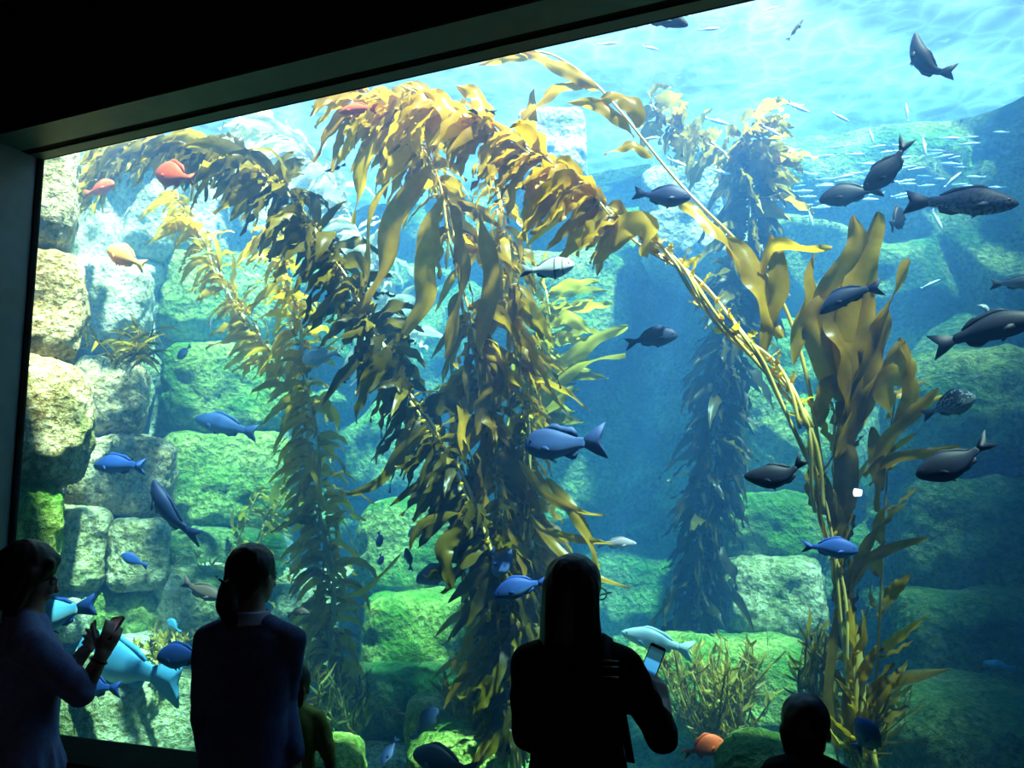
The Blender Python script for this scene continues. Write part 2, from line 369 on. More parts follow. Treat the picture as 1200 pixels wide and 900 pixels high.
# ------------------------------------------------------------------ boulders
def boulder(label, bx, Y, mat, thick=.8, n=4.0, seed=0, yaw=None, rough=1.0, res=26, tilt=0):
    x0, y0, x1, y1 = bx; cx, cy = (x0+x1)/2, (y0+y1)/2
    c = at(cx, cy, Y); k = mpp(cx, cy, Y)
    w, h = (x1-x0)*k/2, (y1-y0)*k/2
    if yaw is None: yaw = math.atan2(c.x - CAM.x, c.y - CAM.y)
    B = Matrix.Rotation(-yaw, 3, 'Z') @ Matrix.Rotation(tilt, 3, 'Y')
    mb = MB(); vs = []; fs = []
    for ax_, sg in [(0,1),(0,-1),(1,1),(1,-1),(2,1),(2,-1)]:
        b = len(vs)
        for j in range(res+1):
            for i in range(res+1):
                a, d = -1+2*i/res, -1+2*j/res
                p = [0,0,0]; p[ax_] = sg; p[(ax_+1)%3] = a*sg; p[(ax_+2)%3] = d
                q = V(p); q /= (abs(q.x)**n + abs(q.y)**n + abs(q.z)**n)**(1/n)
                q = V((q.x*w, q.y*thick/2, q.z*h))
                s = min(w, h)
                o = V((seed*7.3, seed*3.1, seed*1.7))
                dsp = noise.noise(q*(1.1/s) + o)*.15*s + noise.fractal(q*(2.8/s) + o, 1, 2, 4)*.085*s*rough
                q = q + q.normalized()*dsp
                vs.append(c + B @ q)
        for j in range(res):
            for i in range(res):
                fs.append((b+j*(res+1)+i, b+j*(res+1)+i+1, b+(j+1)*(res+1)+i+1, b+(j+1)*(res+1)+i))
    mb.add(vs, fs)
    # weld the six faces
    bm = bmesh.new(); vv = [bm.verts.new(v - c) for v in vs]
    for f in fs: bm.faces.new([vv[i] for i in f])
    bmesh.ops.remove_doubles(bm, verts=bm.verts, dist=1e-4)
    me = bpy.data.meshes.new('boulder'); bm.to_mesh(me); bm.free()
    me.polygons.foreach_set('use_smooth', [True]*len(me.polygons)); me.materials.append(mat)
    o = bpy.data.objects.new('boulder', me); COL.objects.link(o); o.location = c
    return tag(o, label, 'rock')

ROCKS = [
 ('tall pale sunlit rock at the top of the stack beside the window jamb', (20,150,88,305), 1.0, R_HAZE, .7, 3.5),
 ('brown speckled rock second from the top beside the window jamb', (5,292,94,438), 1.0, R_TAN, .7, 3.2),
 ('big rounded tan boulder bulging beside the window jamb', (-15,422,104,572), 1.0, R_TAN, .9, 3.0),
 ('dark mossy boulder at the foot of the stack by the window jamb', (-30,556,68,700), .9, R_GRN, .7, 3.0),
 ('speckled grey-green rock under the pale amber fish', (74,306,172,425), 2.5, R_HAZE, 1.2, 3.0),
 ('rough ledge rock with dark weed growing over it', (84,420,170,520), 2.3, R_TAN, 1.0, 3.0),
 ('cracked block behind the small pale-bellied blue fish', (84,512,200,606), 2.35, R_TAN, 1.0, 4.0),
 ('square warm-lit block above the woman with the small phone', (54,594,126,692), 1.9, R_PALE, .8, 4.5),
 ('square block marked with a dark blue patch, beside the warm-lit block', (129,608,197,690), 2.2, R_PALE, .8, 5),
 ('dark green block below the two square blocks', (108,684,190,768), 2.3, R_GRN, 1.0, 4.5),
 ('bright block behind the big blue fish at the woman\'s face', (48,684,112,748), 1.9, R_HAZE, .8, 4),
 ('pale yellow sunlit block beside the ponytail of the standing woman', (182,662,268,752), 2.7, R_PALE, 1.2, 4),
 ('flat bright rock behind the hands with the small phone', (96,742,196,800), 2.0, R_HAZE, 1.0, 4),
 ('large green-topped block where the thin kelp bends', (186,305,335,412), 4.3, R_GRN, 1.4, 4.5),
 ('large mottled green block behind the thin kelp stem', (196,408,338,512), 3.8, R_GRN, 1.3, 5),
 ('lower mottled green block above the diving blue fish', (196,508,335,618), 3.7, R_GRN, 1.3, 5),
 ('smooth teal slab under the diving blue fish', (196,618,330,690), 3.5, R_SHADE, 1.4, 5),
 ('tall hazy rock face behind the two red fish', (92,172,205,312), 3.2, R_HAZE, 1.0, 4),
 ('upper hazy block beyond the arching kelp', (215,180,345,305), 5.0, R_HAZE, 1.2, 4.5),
 ('sunlit green slab behind the small blue fish', (425,585,575,702), 4.2, R_GRN, 1.4, 5),
 ('bright green slab under the grey fish with a dark cheek', (428,690,585,795), 3.6, R_GRN, 1.4, 5),
 ('pale green block behind the child', (310,668,430,790), 4.0, R_PALE, 1.2, 4.5),
 ('shadowed green slab below the bright green slab', (400,775,600,850), 3.0, R_SHADE, 1.0, 4),
 ('smooth sunlit stone behind the tilted oval dark fish', (475,818,530,880), 2.0, R_PALE, .7, 3),
 ('broad flat-topped boulder at the foot of the great kelp', (480,850,596,930), 1.7, R_GRN, .9, 3.5),
 ('low grey-green stone beside the child', (362,868,428,940), 1.2, R_GRN, .8, 3),
 ('pale stone on the tank floor by the two dark fish', (412,872,482,930), 2.4, R_PALE, .8, 3),
 ('long yellow-green ledge rock along the window sill', (45,784,246,925), 1.9, R_PALE, 1.0, 3.2),
 ('squarish green block behind the drooping black fish', (842,578,968,672), 4.4, R_GRN, 1.2, 4.5),
 ('pale speckled block under the squarish green block', (852,648,962,748), 4.1, R_PALE, 1.2, 4.5),
 ('wide low green rock behind the boy\'s head', (735,742,962,850), 3.4, R_GRN, 1.3, 4),
 ('dark mossy boulder beside the boy\'s head', (838,866,940,950), 1.0, R_SHADE, .7, 2.6),
 ('domed green rock under the big black fish by the frame edge', (1045,408,1240,560), 4.5, R_GRN, 1.6, 2.8),
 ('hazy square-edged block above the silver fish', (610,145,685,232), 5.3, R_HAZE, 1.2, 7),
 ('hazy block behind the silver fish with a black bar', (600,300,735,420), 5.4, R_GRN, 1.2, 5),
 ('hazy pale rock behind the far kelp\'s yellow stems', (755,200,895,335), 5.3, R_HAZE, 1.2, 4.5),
 ('tall green rock between the far kelp and the broad-bladed kelp', (855,380,970,588), 5.0, R_GRN, 1.3, 5),
 ('mossy slope rock on the dim side of the tank floor', (1040,800,1230,930), 2.6, R_SHADE, 1.6, 3),
 ('dim rock wall block under the spotted fish', (1060,560,1240,700), 4.2, R_SHADE, 1.2, 4.5),
 ('dim lower rock wall block beside the broad-bladed kelp', (1060,690,1240,820), 3.6, R_SHADE, 1.2, 4.5),
]
for i, (lb, bx, Y, mt, th_, n) in enumerate(ROCKS): boulder(lb, bx, Y, mt, th_, n, i+1)

# ------------------------------------------------------------------ kelp
rnd = random.uniform
def blade(mb, base, d0, flow, L_, W, tint, ns=9, curl=1.0, ruffle=.12, twist=None, fl=None):
    """One leaf: leaves the stem along d0, bends over towards the flow, ruffled along its edges."""
    d = d0.normalized(); p = base.copy(); step = L_/ns
    side = d.cross(V((rnd(-1,1), rnd(-1,1), rnd(-.4,.4)))).normalized()
    if twist is None: twist = rnd(-.16, .16)
    ph = rnd(0, 6.28); vs = []; fr_ = rnd(2.2, 4)
    for i in range(ns+1):
        s = i/ns
        w = W*.5*(math.sin(PI*min(1, s**.72*.97+.02))**.75)*(1.05-.35*s)
        if i == 0: w = W*.06
        if i == ns: w = W*.03
        d = (d + flow*(curl*.24) + V((rnd(-.05,.05), rnd(-.05,.05), rnd(-.05,.05)))).normalized()
        side = (side - d*side.dot(d)).normalized(); side = Matrix.Rotation(twist, 3, d) @ side
        nrm = d.cross(side)
        for j in (-1, -.5, 0, .5, 1):
            rz = ruffle*W*math.sin(ph + s*fr_*6.28 + (1.6 if j < 0 else 0))*abs(j)**2 + .08*W*(abs(j)-.4)
            vs.append(p + side*(w*j) + nrm*rz)
        p = p + d*step
    fs = [(i*5+j, i*5+j+1, (i+1)*5+j+1, (i+1)*5+j) for i in range(ns) for j in range(4)]
    mb.add(vs, fs, tint)
    if fl is not None:
        ellipsoid(fl, base + d0.normalized()*.02, (.012, .012, .026), Matrix((frame_of(d0)[0], frame_of(d0)[1], d0.normalized())).transposed(), 6, 5, rnd(.3, .8))

def strap(mb, pts, W, tint, ns=20, ruffle=.17, prof=None, face=.75):
    """A long broad leaf along a drawn line, turned mostly flat to the window, thickened by its folds."""
    P, _ = spline(pts, ns+1); vs = []; ph = rnd(0, 6.28); turn = rnd(-.7, .7); W *= rnd(.75, .95)
    for i, p in enumerate(P):
        s = i/ns; d = (P[min(i+1, ns)] - P[max(i-1, 0)]).normalized()
        view = V((.38, -.92, .05)); sd = d.cross(view).normalized(); sd = Matrix.Rotation(turn + .5*math.sin(s*4+ph), 3, d) @ sd
        nrm = d.cross(sd)
        w = W*.5*math.sin(PI*min(1, s**.8*.96+.03))**.6
        for j in (-1, -.66, -.33, 0, .33, .66, 1):
            rz = ruffle*W*math.sin(ph + s*14 + (2 if j < 0 else 0))*abs(j)**2 + .12*W*abs(j)
            vs.append(p + sd*(w*j) + nrm*rz)
    mb.add(vs, [(i*7+j, i*7+j+1, (i+1)*7+j+1, (i+1)*7+j) for i in range(ns) for j in range(6)], tint)

def PX(*pts): return [at(*p) for p in pts]

def kelp(label, fronds, mat, straps=(), name='giant_kelp', group=None, stem_mat=None, straps_mat=None):
    base = fronds[0]['path'][0].copy()
    root = empty(name, base, label, 'seaweed', group)
    st, bl, fl = MB(), MB(), MB()
    for f in fronds:
        P, Ln = spline(f['path'], max(24, int(Ln_hint(f['path'])*16)))
        n_st = f.get('stems', 2); r = f.get('r', .012)
        for k in range(n_st):
            ph = rnd(0, 6.28); am = f.get('spread', .025)*(1 if n_st > 1 else 0); fq = rnd(.7, 1.2)
            Q = [p + V((math.cos(ph+i*.33*fq), math.sin(ph+i*.33*fq), .3*math.sin(i*.5+ph)))*am for i, p in enumerate(P)]
            tube(st, Q, [r*(1.1-.6*i/len(Q)) for i in range(len(Q))], 6, rnd(.3, .8))
        nb = int(Ln*f.get('den', 30)); t0, t1 = f.get('rng', (0, 1))
        flow = V(f.get('flow', (-.3, 0, -1))); lo, hi = f.get('len', (.3, .5)); wl, wh = f.get('wid', (.07, .11))
        dens = f.get('dens')                    # optional weights along the frond
        for b in range(nb):
            t = t0 + (t1-t0)*(b+random.random())/nb
            if dens and random.random() > dens(t): continue
            x = t*(len(P)-1); i = min(len(P)-2, int(x)); p = P[i].lerp(P[i+1], x-i); tg = (P[i+1]-P[i]).normalized()
            a, c = frame_of(tg); th = rnd(0, 2*PI)
            out_ = a*math.cos(th) + c*math.sin(th)
            d0 = out_*f.get('out', .8) + tg*f.get('fwd', .5) + V((rnd(-.2,.2), rnd(-.2,.2), rnd(-.2,.2))) + flow*f.get('pull', .2)
            sc = f['size'](t) if 'size' in f else 1
            tl = f['tint'](t) if 'tint' in f else .5
            fw = (flow + V((rnd(-.45,.45), rnd(-.45,.45), rnd(-.3,.3)))).normalized()
            q_ = rnd(.6, 1.35)*sc; blade(bl, p + out_*.02, d0, fw, rnd(lo, hi)*q_, rnd(wl, wh)*q_*rnd(.75, 1.25), min(1, max(0, tl + rnd(-.3, .3))), curl=f.get('curl', 1)*rnd(.5, 1.7), ruffle=rnd(.08, .3), fl=fl if f.get('floats', True) else None)
    for pts, W, tint in straps: strap(bl, pts, W, tint)
    st.build('stem', stem_mat or K_STIPE, root)
    if bl.v or fl.v: bl.add(fl.v, fl.f, [min(1, t+.3) for t in fl.t]); bl.build('foliage', mat, root)
    return root
def Ln_hint(p): return sum((p[i+1]-p[i]).length for i in range(len(p)-1))

# great arching kelp, golden crown; dark tint paints the shade of its lower frond
kelp('great dark kelp arching from the window top to the tank floor', [
  dict(path=PX((606,905,1.5),(603,790,1.5),(590,680,1.5),(560,600,1.5),(522,530,1.45),(470,445,1.4),(428,372,1.4),(392,305,1.4),(350,245,1.45),(300,196,1.5),(235,172,1.6),(165,172,1.7),(118,192,1.75),(104,222,1.75)),
       den=76, rng=(.02, 1), flow=(-.4, -.05, -1), len=(.27,.46), wid=(.075,.13), out=.8, fwd=.3, pull=.35, stems=3,
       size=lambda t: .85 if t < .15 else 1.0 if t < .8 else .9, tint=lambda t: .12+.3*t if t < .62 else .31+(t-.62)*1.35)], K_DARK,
  straps=[(PX((500,500,1.3),(470,530,1.2),(445,565,1.2),(405,580,1.2)), .09, .3),
          (PX((520,550,1.3),(480,575,1.2),(462,590,1.2),(457,594,1.2)), .07, .3),
          (PX((540,600,1.3),(500,610,1.25),(484,630,1.2),(480,645,1.2)), .08, .3),
          (PX((545,620,1.3),(520,640,1.25),(524,670,1.2),(530,690,1.2)), .13, .35)])
# central kelp: two packed fronds, crown at the water's top; low tint paints their lower shade
kelp('tallest kelp column with a tan crown, in the middle of the tank', [
  dict(path=PX((612,900,1.75),(606,780,1.75),(598,680,1.7),(585,580,1.7),(566,480,1.7),(550,380,1.7),(532,290,1.7),(512,215,1.7),(486,160,1.65),(455,128,1.6),(415,125,1.6)),
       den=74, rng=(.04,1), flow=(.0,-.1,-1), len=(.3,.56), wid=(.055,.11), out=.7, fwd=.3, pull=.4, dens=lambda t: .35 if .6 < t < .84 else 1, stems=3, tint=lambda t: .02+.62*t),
  dict(path=PX((622,890,1.9),(626,720,1.9),(622,580,1.9),(612,460,1.9),(600,360,1.9),(590,270,1.9),(582,205,1.9)),
       den=62, rng=(.05,1), flow=(.12,0,-1), len=(.26,.5), wid=(.05,.1), out=.7, fwd=.3, pull=.35, dens=lambda t: .55 if t > .7 else 1, stems=2, tint=lambda t: .06+.55*t),
  dict(path=PX((486,170,1.65),(470,135,1.6),(440,112,1.55),(405,112,1.5)), den=80, flow=(-.6,0,-.7), len=(.25,.42), wid=(.07,.11), stems=1, tint=lambda t: .7),
  ], K_BROWN,
  straps=[(PX((505,195,1.4),(462,250,1.3),(445,320,1.3),(410,380,1.3)), .17, .45),
          (PX((490,180,1.4),(435,240,1.3),(430,300,1.3),(420,350,1.3)), .12, .75),
          (PX((520,230,1.4),(500,300,1.3),(498,350,1.3),(470,395,1.3)), .2, .55),
          (PX((455,150,1.4),(425,190,1.35),(418,235,1.35),(412,262,1.35)), .13, .8),
          (PX((480,170,1.4),(455,205,1.35),(440,215,1.35)), .16, .85),
          (PX((530,240,1.4),(540,320,1.35),(525,400,1.35),(520,420,1.35)), .2, .4),
          (PX((560,250,1.4),(575,330,1.4),(562,400,1.4),(566,420,1.4)), .16, .35),
          (PX((640,560,1.6),(672,600,1.5),(695,640,1.5),(702,668,1.5)), .1, .45),
          (PX((620,600,1.6),(650,640,1.5),(690,672,1.5),(738,688,1.5)), .08, .4),
          (PX((630,620,1.6),(668,630,1.5),(720,638,1.5)), .07, .35),
          (PX((608,540,1.6),(640,580,1.5),(680,600,1.5),(708,604,1.5)), .08, .4)])
# thin kelp with a bent second stem
kelp('slender twin-stemmed kelp rising behind the child', [
  dict(path=PX((388,872,2.0),(382,720,2.05),(368,580,2.1),(346,465,2.1),(300,390,2.1),(262,330,2.1),(228,270,2.1),(209,225,2.1)),
       den=56, rng=(.02,1), flow=(-.55,0,-.8), len=(.22,.36), wid=(.045,.08), out=.8, fwd=.5, stems=3, spread=.035, tint=lambda t: .3+.4*t),
  dict(path=PX((392,872,2.0),(388,700,2.0),(374,560,2.0),(358,430,2.0),(338,335,2.0),(318,270,2.0),(300,240,2.0)),
       den=52, rng=(.02,.95), flow=(-.1,0,-1), len=(.24,.4), wid=(.05,.09), out=.75, fwd=.6, stems=2, spread=.03, tint=lambda t: .35+.4*t)], K_GOLD,
  straps=[(PX((400,700,1.9),(430,690,1.8),(470,650,1.8)), .05, .4), (PX((360,520,1.9),(380,590,1.8),(395,600,1.8)), .1, .5)])
# diagonal kelp, bare yellow stems below, leafy above
kelp('diagonal kelp with bare golden stems and a leafy upper end', [
  dict(path=PX((1006,895,1.4),(992,740,1.4),(965,600,1.4),(950,540,1.35)), den=8, flow=(.1,0,.6), len=(.15,.3), wid=(.03,.05), stems=2, r=.012, tint=lambda t: .3),
  dict(path=PX((965,600,1.4),(942,508,1.35),(905,440,1.35),(862,388,1.3),(812,330,1.3),(762,288,1.3),(718,250,1.3),(672,212,1.3),(626,182,1.3),(578,152,1.3),(530,128,1.3),(475,104,1.3)),
       den=20, rng=(.5,1), flow=(-.5,0,-.9), len=(.24,.42), wid=(.07,.12), out=.7, fwd=.6, stems=4, r=.012, spread=.045, tint=lambda t: .45+.25*t),
  dict(path=PX((940,500,1.35),(900,432,1.35),(850,375,1.3),(800,318,1.3),(740,268,1.3)), den=22, flow=(.1,0,.3), len=(.08,.18), wid=(.03,.06), stems=3, r=.012, spread=.06, tint=lambda t: .8),
  dict(path=PX((735,268,1.3),(700,235,1.3),(640,190,1.3),(575,150,1.3),(500,112,1.3)), den=27, flow=(-.35,-.1,-1), len=(.26,.46), wid=(.08,.13), stems=1, tint=lambda t: .4)], K_BROWN,
  straps=[(PX((715,290,1.25),(735,265,1.2),(757,265,1.2),(752,300,1.2)), .18, .75), (PX((560,155,1.25),(520,120,1.2),(495,105,1.2)), .2, .8),
          (PX((575,150,1.2),(563,115,1.2),(535,100,1.2)), .16, .6), (PX((640,210,1.2),(625,240,1.2),(620,258,1.2)), .14, .6),
          (PX((660,225,1.2),(640,260,1.2),(620,272,1.2)), .1, .5)])
# single long stem with few broad leaves near the top
kelp('single pale stem with a few broad leaves under the window top', [
  dict(path=PX((965,560,1.6),(945,440,1.6),(915,350,1.6),(870,290,1.55),(820,240,1.5),(790,208,1.5),(755,165,1.5),(725,128,1.5),(690,92,1.5),(640,62,1.5),(590,66,1.5),(560,72,1.5)), den=0, stems=1, r=.014)], K_BROWN,
  straps=[(PX((690,95,1.45),(650,105,1.4),(622,130,1.4),(604,150,1.4)), 0.128, 0.55), (PX((700,105,1.45),(660,80,1.4),(630,66,1.4),(605,58,1.4)), 0.135, 0.59),
          (PX((640,64,1.45),(600,68,1.4),(560,76,1.4)), 0.068, 0.68), (PX((744,160,1.45),(720,135,1.4),(690,120,1.4),(664,120,1.4)), 0.105, 0.51),
          (PX((745,150,1.45),(745,130,1.4),(728,112,1.4),(700,118,1.4)), 0.150, 0.51), (PX((765,185,1.45),(740,170,1.4),(708,180,1.4)), 0.098, 0.59),
          (PX((795,235,1.45),(830,260,1.4),(862,300,1.4),(880,330,1.4)), 0.150, 0.51), (PX((850,280,1.45),(880,310,1.4),(902,370,1.4),(918,395,1.4)), 0.180, 0.47),
          (PX((905,275,1.45),(912,330,1.4),(900,380,1.4),(894,420,1.4)), 0.150, 0.38), (PX((955,290,1.45),(950,350,1.4),(935,400,1.4),(930,428,1.4)), 0.135, 0.42),
          (PX((890,340,1.45),(905,290,1.4),(940,292,1.4),(975,292,1.4)), 0.090, 0.64)])
# far kelp, its blue-shadowed dimness painted with a dark tint
kelp('dim far kelp column deep in the tank, its top bent over', [
  dict(path=PX((806,830,3.4),(820,700,3.4),(832,570,3.4),(846,450,3.4),(866,340,3.4),(880,250,3.4),(882,190,3.4),(868,160,3.4)),
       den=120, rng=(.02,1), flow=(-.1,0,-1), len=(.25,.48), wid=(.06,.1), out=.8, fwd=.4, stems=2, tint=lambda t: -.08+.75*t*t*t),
  dict(path=PX((880,215,3.4),(850,178,3.4),(815,160,3.4),(780,145,3.4),(762,122,3.4)), den=46, flow=(.1,0,-.8), len=(.25,.4), wid=(.09,.14), stems=2, tint=lambda t: .75),
  dict(path=PX((884,250,3.4),(892,200,3.4),(895,150,3.4),(890,128,3.4)), den=40, flow=(.5,0,-.4), len=(.25,.42), wid=(.1,.16), stems=1, tint=lambda t: .75)], K_DARK)
# broad-bladed kelp
kelp('broad-bladed kelp fanning upward beside the diagonal golden stems', [
  dict(path=PX((1018,905,1.5),(1004,800,1.5),(990,700,1.5),(986,600,1.5),(986,500,1.5),(990,420,1.5),(1000,340,1.5)), den=16, rng=(.02,.75), flow=(.1,0,.5), len=(.25,.45), wid=(.06,.09), out=.6, fwd=.9, stems=4, r=.016, spread=.04, tint=lambda t: .35),
  dict(path=PX((1022,890,1.55),(1030,740,1.55),(1036,620,1.5),(1042,520,1.5),(1050,460,1.5)), den=9, flow=(.5,0,.3), len=(.2,.35), wid=(.05,.08), stems=1, r=.009, tint=lambda t: .6)], K_BROWN,
  straps=[(PX((988,470,1.45),(985,400,1.4),(975,350,1.4),(1005,290,1.4),(1000,252,1.4)), 0.255, 0.39), (PX((992,480,1.45),(1000,400,1.4),(1010,320,1.4),(1030,248,1.4)), 0.255, 0.49),
          (PX((986,480,1.45),(965,410,1.4),(955,370,1.4),(990,330,1.4)), 0.188, 0.32), (PX((1000,490,1.45),(1022,420,1.4),(1042,360,1.4),(1068,305,1.4)), 0.170, 0.42),
          (PX((1000,500,1.45),(1015,440,1.4),(1030,400,1.4),(1040,360,1.4)), 0.221, 0.28), (PX((984,500,1.45),(1000,440,1.4),(985,380,1.4),(980,340,1.4)), 0.255, 0.21),
          (PX((995,500,1.45),(1010,450,1.4),(1008,390,1.4),(1020,330,1.4)), 0.237, 0.32),
          (PX((984,440,1.45),(968,460,1.4),(960,500,1.4)), 0.119, 0.21), (PX((988,560,1.45),(1002,500,1.4),(1030,440,1.4),(1062,400,1.4)), 0.136, 0.42),
          (PX((1046,490,1.45),(1040,450,1.4),(1062,430,1.4),(1056,400,1.4)), 0.188, 0.52), (PX((1046,500,1.45),(1065,470,1.4),(1068,430,1.4),(1056,395,1.4)), 0.103, 0.42),
          (PX((1015,560,1.45),(1040,520,1.4),(1075,480,1.4),(1100,455,1.4)), 0.110, 0.39), (PX((1020,570,1.45),(1045,540,1.4),(1090,530,1.4),(1125,522,1.4)), 0.076, 0.35),
          (PX((1022,500,1.45),(1030,560,1.4),(1030,600,1.4)), 0.110, 0.32), (PX((990,690,1.45),(1010,650,1.4),(1030,620,1.4),(1045,608,1.4)), 0.068, 0.24),
          (PX((995,700,1.45),(1015,660,1.4),(1050,640,1.4),(1088,630,1.4)), 0.076, 0.28), (PX((984,690,1.45),(965,610,1.4),(955,540,1.4),(952,500,1.4)), 0.110, 0.17),
          (PX((1036,708,1.45),(1050,690,1.4),(1064,672,1.4)), 0.085, 0.35), (PX((985,620,1.45),(992,540,1.4),(985,470,1.4)), 0.170, 0.14),
          (PX((985,900,1.45),(972,820,1.4),(978,740,1.4),(988,690,1.4)), 0.076, 0.21), (PX((1010,900,1.45),(992,830,1.4),(1000,760,1.4)), 0.068, 0.24)])
kelp('pale hazy kelp trailing far behind the golden crown', [
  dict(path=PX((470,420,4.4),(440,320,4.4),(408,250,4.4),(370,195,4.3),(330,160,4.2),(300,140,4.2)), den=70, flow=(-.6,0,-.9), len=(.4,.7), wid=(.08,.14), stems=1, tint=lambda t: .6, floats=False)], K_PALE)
kelp('translucent kelp drifting sideways from the middle column', [
  dict(path=PX((610,520,2.6),(625,440,2.6),(645,390,2.6),(640,340,2.6)), den=36, flow=(.8,0,-.1), len=(.3,.5), wid=(.09,.14), stems=1, tint=lambda t: .5)], K_OLIVE,
  straps=[(PX((620,460,2.5),(660,430,2.4),(700,395,2.4),(735,382,2.4)), 0.165, 0.70), (PX((620,490,2.5),(660,440,2.4),(700,420,2.4),(733,414,2.4)), 0.143, 0.60),
          (PX((630,380,2.5),(640,410,2.4),(660,425,2.4),(676,424,2.4)), 0.028, 0.95), (PX((610,520,2.5),(640,480,2.4),(672,452,2.4)), 0.165, 0.45), (PX((640,380,2.5),(665,370,2.4),(690,390,2.4)), 0.154, 0.70)])
kelp('young kelp with two beaded stems behind the ponytailed woman', [
  dict(path=PX((258,720,3.0),(272,660,3.0),(288,610,3.0),(304,575,3.0)), den=26, flow=(.7,0,-.4), len=(.25,.4), wid=(.05,.08), stems=1, r=.012, tint=lambda t: .5),
  dict(path=PX((280,700,3.0),(298,650,3.0),(318,605,3.0),(340,570,3.0)), den=26, flow=(.7,0,-.4), len=(.25,.4), wid=(.05,.08), stems=1, r=.012, tint=lambda t: .5)], K_OLIVE)
kelp('brown tangled kelp stump standing behind the great kelp\'s foot', [
  dict(path=PX((560,860,2.3),(566,790,2.3),(572,720,2.3),(578,660,2.3)), den=90, flow=(0,0,-1), len=(.25,.45), wid=(.04,.07), stems=6, r=.012, spread=.09, out=.7, fwd=.3, tint=lambda t: .4)], W_YEL)

# low weeds: clumps of thin leaves from one root
def weed(label, c, w, h, mat, n, ln, wd, flow=(0,0,.5), name='seaweed_clump', out=1.0):
    cx, cy, Y = c; k = mpp(cx, cy, Y); base = at(cx, cy, Y)
    root = empty(name, base, label, 'seaweed'); st, bl = MB(), MB()
    for i in range(max(5, n//14)):
        p = base + V((rnd(-.5,.5)*w*k*.5, rnd(-.15,.15), 0)); top = p + V((rnd(-.5,.5)*w*k*.8, rnd(-.2,.2), rnd(.5,1)*h*k))
        mid = (p+top)/2 + V((rnd(-.08,.08), rnd(-.08,.08), 0)); P, _ = spline([p, mid, top], 9); tube(st, P, .007, 5, rnd(.2,.7))
        for q in range(14):
            a = P[random.randrange(1, 9)]
            d = V((rnd(-1,1), rnd(-1,1), rnd(-.1,1)))*out
            blade(bl, a, d, V(flow)+V((rnd(-.5,.5), rnd(-.5,.5), rnd(-.3,.5))), rnd(*ln), rnd(*wd), rnd(.1,.9), ns=5)
    st.build('stem', mat, root); bl.build('leaves', mat, root); return root
weed('dark branching weed on the floor beside the child', (408,866,1.7), 70, 80, W_DARK, 190, (.1,.2), (.012,.025))
weed('yellow leafy weed heaped at the foot of the great kelp', (560,850,1.9), 90, 60, W_YEL, 420, (.07,.14), (.018,.034))
weed('bushy golden-brown weed behind the orange fish', (840,870,2.4), 130, 120, W_YEL, 760, (.07,.16), (.014,.03))
weed('brown feathery weed in front of the boy\'s side of the tank', (960,850,2.0), 50, 120, K_DARK, 300, (.08,.16), (.015,.03))
weed('tall olive weed beside the ponytail', (240,760,2.6), 80, 110, K_OLIVE, 320, (.08,.18), (.015,.03))
weed('small curly weed above the pale blue fish\'s tail', (198,775,1.8), 60, 34, W_YEL, 140, (.06,.12), (.02,.04))
weed('drooping brown weed on the ledge rock', (150,425,1.7), 60, 40, K_DARK, 150, (.14,.3), (.02,.04), (0,0,-1.2))
weed('yellow weed around the broad-bladed kelp\'s foot', (1005,895,1.7), 90, 90, W_YEL, 200, (.1,.22), (.02,.04))
#@@PART3@@

# ------------------------------------------------------------------ fish
PROF = {  # s: 0 .05 .15 .3 .45 .6 .72 .82 ; upper, lower, half width
 'perch': ((.02,.08,.13,.17,.165,.115,.06,.042), (.02,.058,.10,.15,.15,.105,.055,.04), (.01,.035,.06,.075,.07,.05,.028,.016)),
 'disc':  ((.012,.08,.16,.215,.205,.14,.07,.045), (.012,.06,.13,.19,.19,.13,.065,.042), (.01,.035,.065,.08,.075,.05,.028,.016)),
 'bass':  ((.012,.04,.075,.112,.115,.085,.055,.045), (.012,.04,.07,.095,.098,.08,.05,.042), (.01,.03,.055,.07,.065,.05,.03,.018)),
 'shead': ((.05,.135,.19,.205,.175,.125,.085,.066), (.045,.095,.14,.17,.16,.12,.08,.062), (.02,.05,.075,.08,.075,.055,.035,.02)),
 'slim':  ((.006,.022,.042,.058,.056,.045,.03,.018), (.006,.022,.042,.058,.056,.045,.03,.018), (.006,.018,.032,.042,.04,.03,.018,.01)),
}
SS = (0,.05,.15,.3,.45,.6,.72,.82)
def pint(tab, s):
    if s >= SS[-1]: return tab[-1]
    for i in range(len(SS)-1):
        if s <= SS[i+1]:
            t = (s-SS[i])/(SS[i+1]-SS[i]); a = tab[max(0,i-1)]; b = tab[i]; c = tab[i+1]; d = tab[min(len(tab)-1,i+2)]
            m1 = (c-a)*.5; m2 = (d-b)*.5
            if i == 0: m1 = (c-b)*1.3
            return max(.003, b + m1*t + (3*(c-b)-2*m1-m2)*t*t + (2*(b-c)+m1+m2)*t**3)
def fin(mb, outline, nrm, th=.003):
    n = len(outline); c = sum(outline, V())/n
    a = [p + nrm*th for p in outline]; b = [p - nrm*th for p in outline]
    vs = a + b + [c + nrm*th*1.05, c - nrm*th*1.05]; fs = []
    for i in range(n):
        j = (i+1) % n; fs += [(i, j, 2*n), (n+j, n+i, 2*n+1), (i, n+i, n+j, j)]
    mb.add(vs, fs, .5, [(.9, .8)]*len(vs))
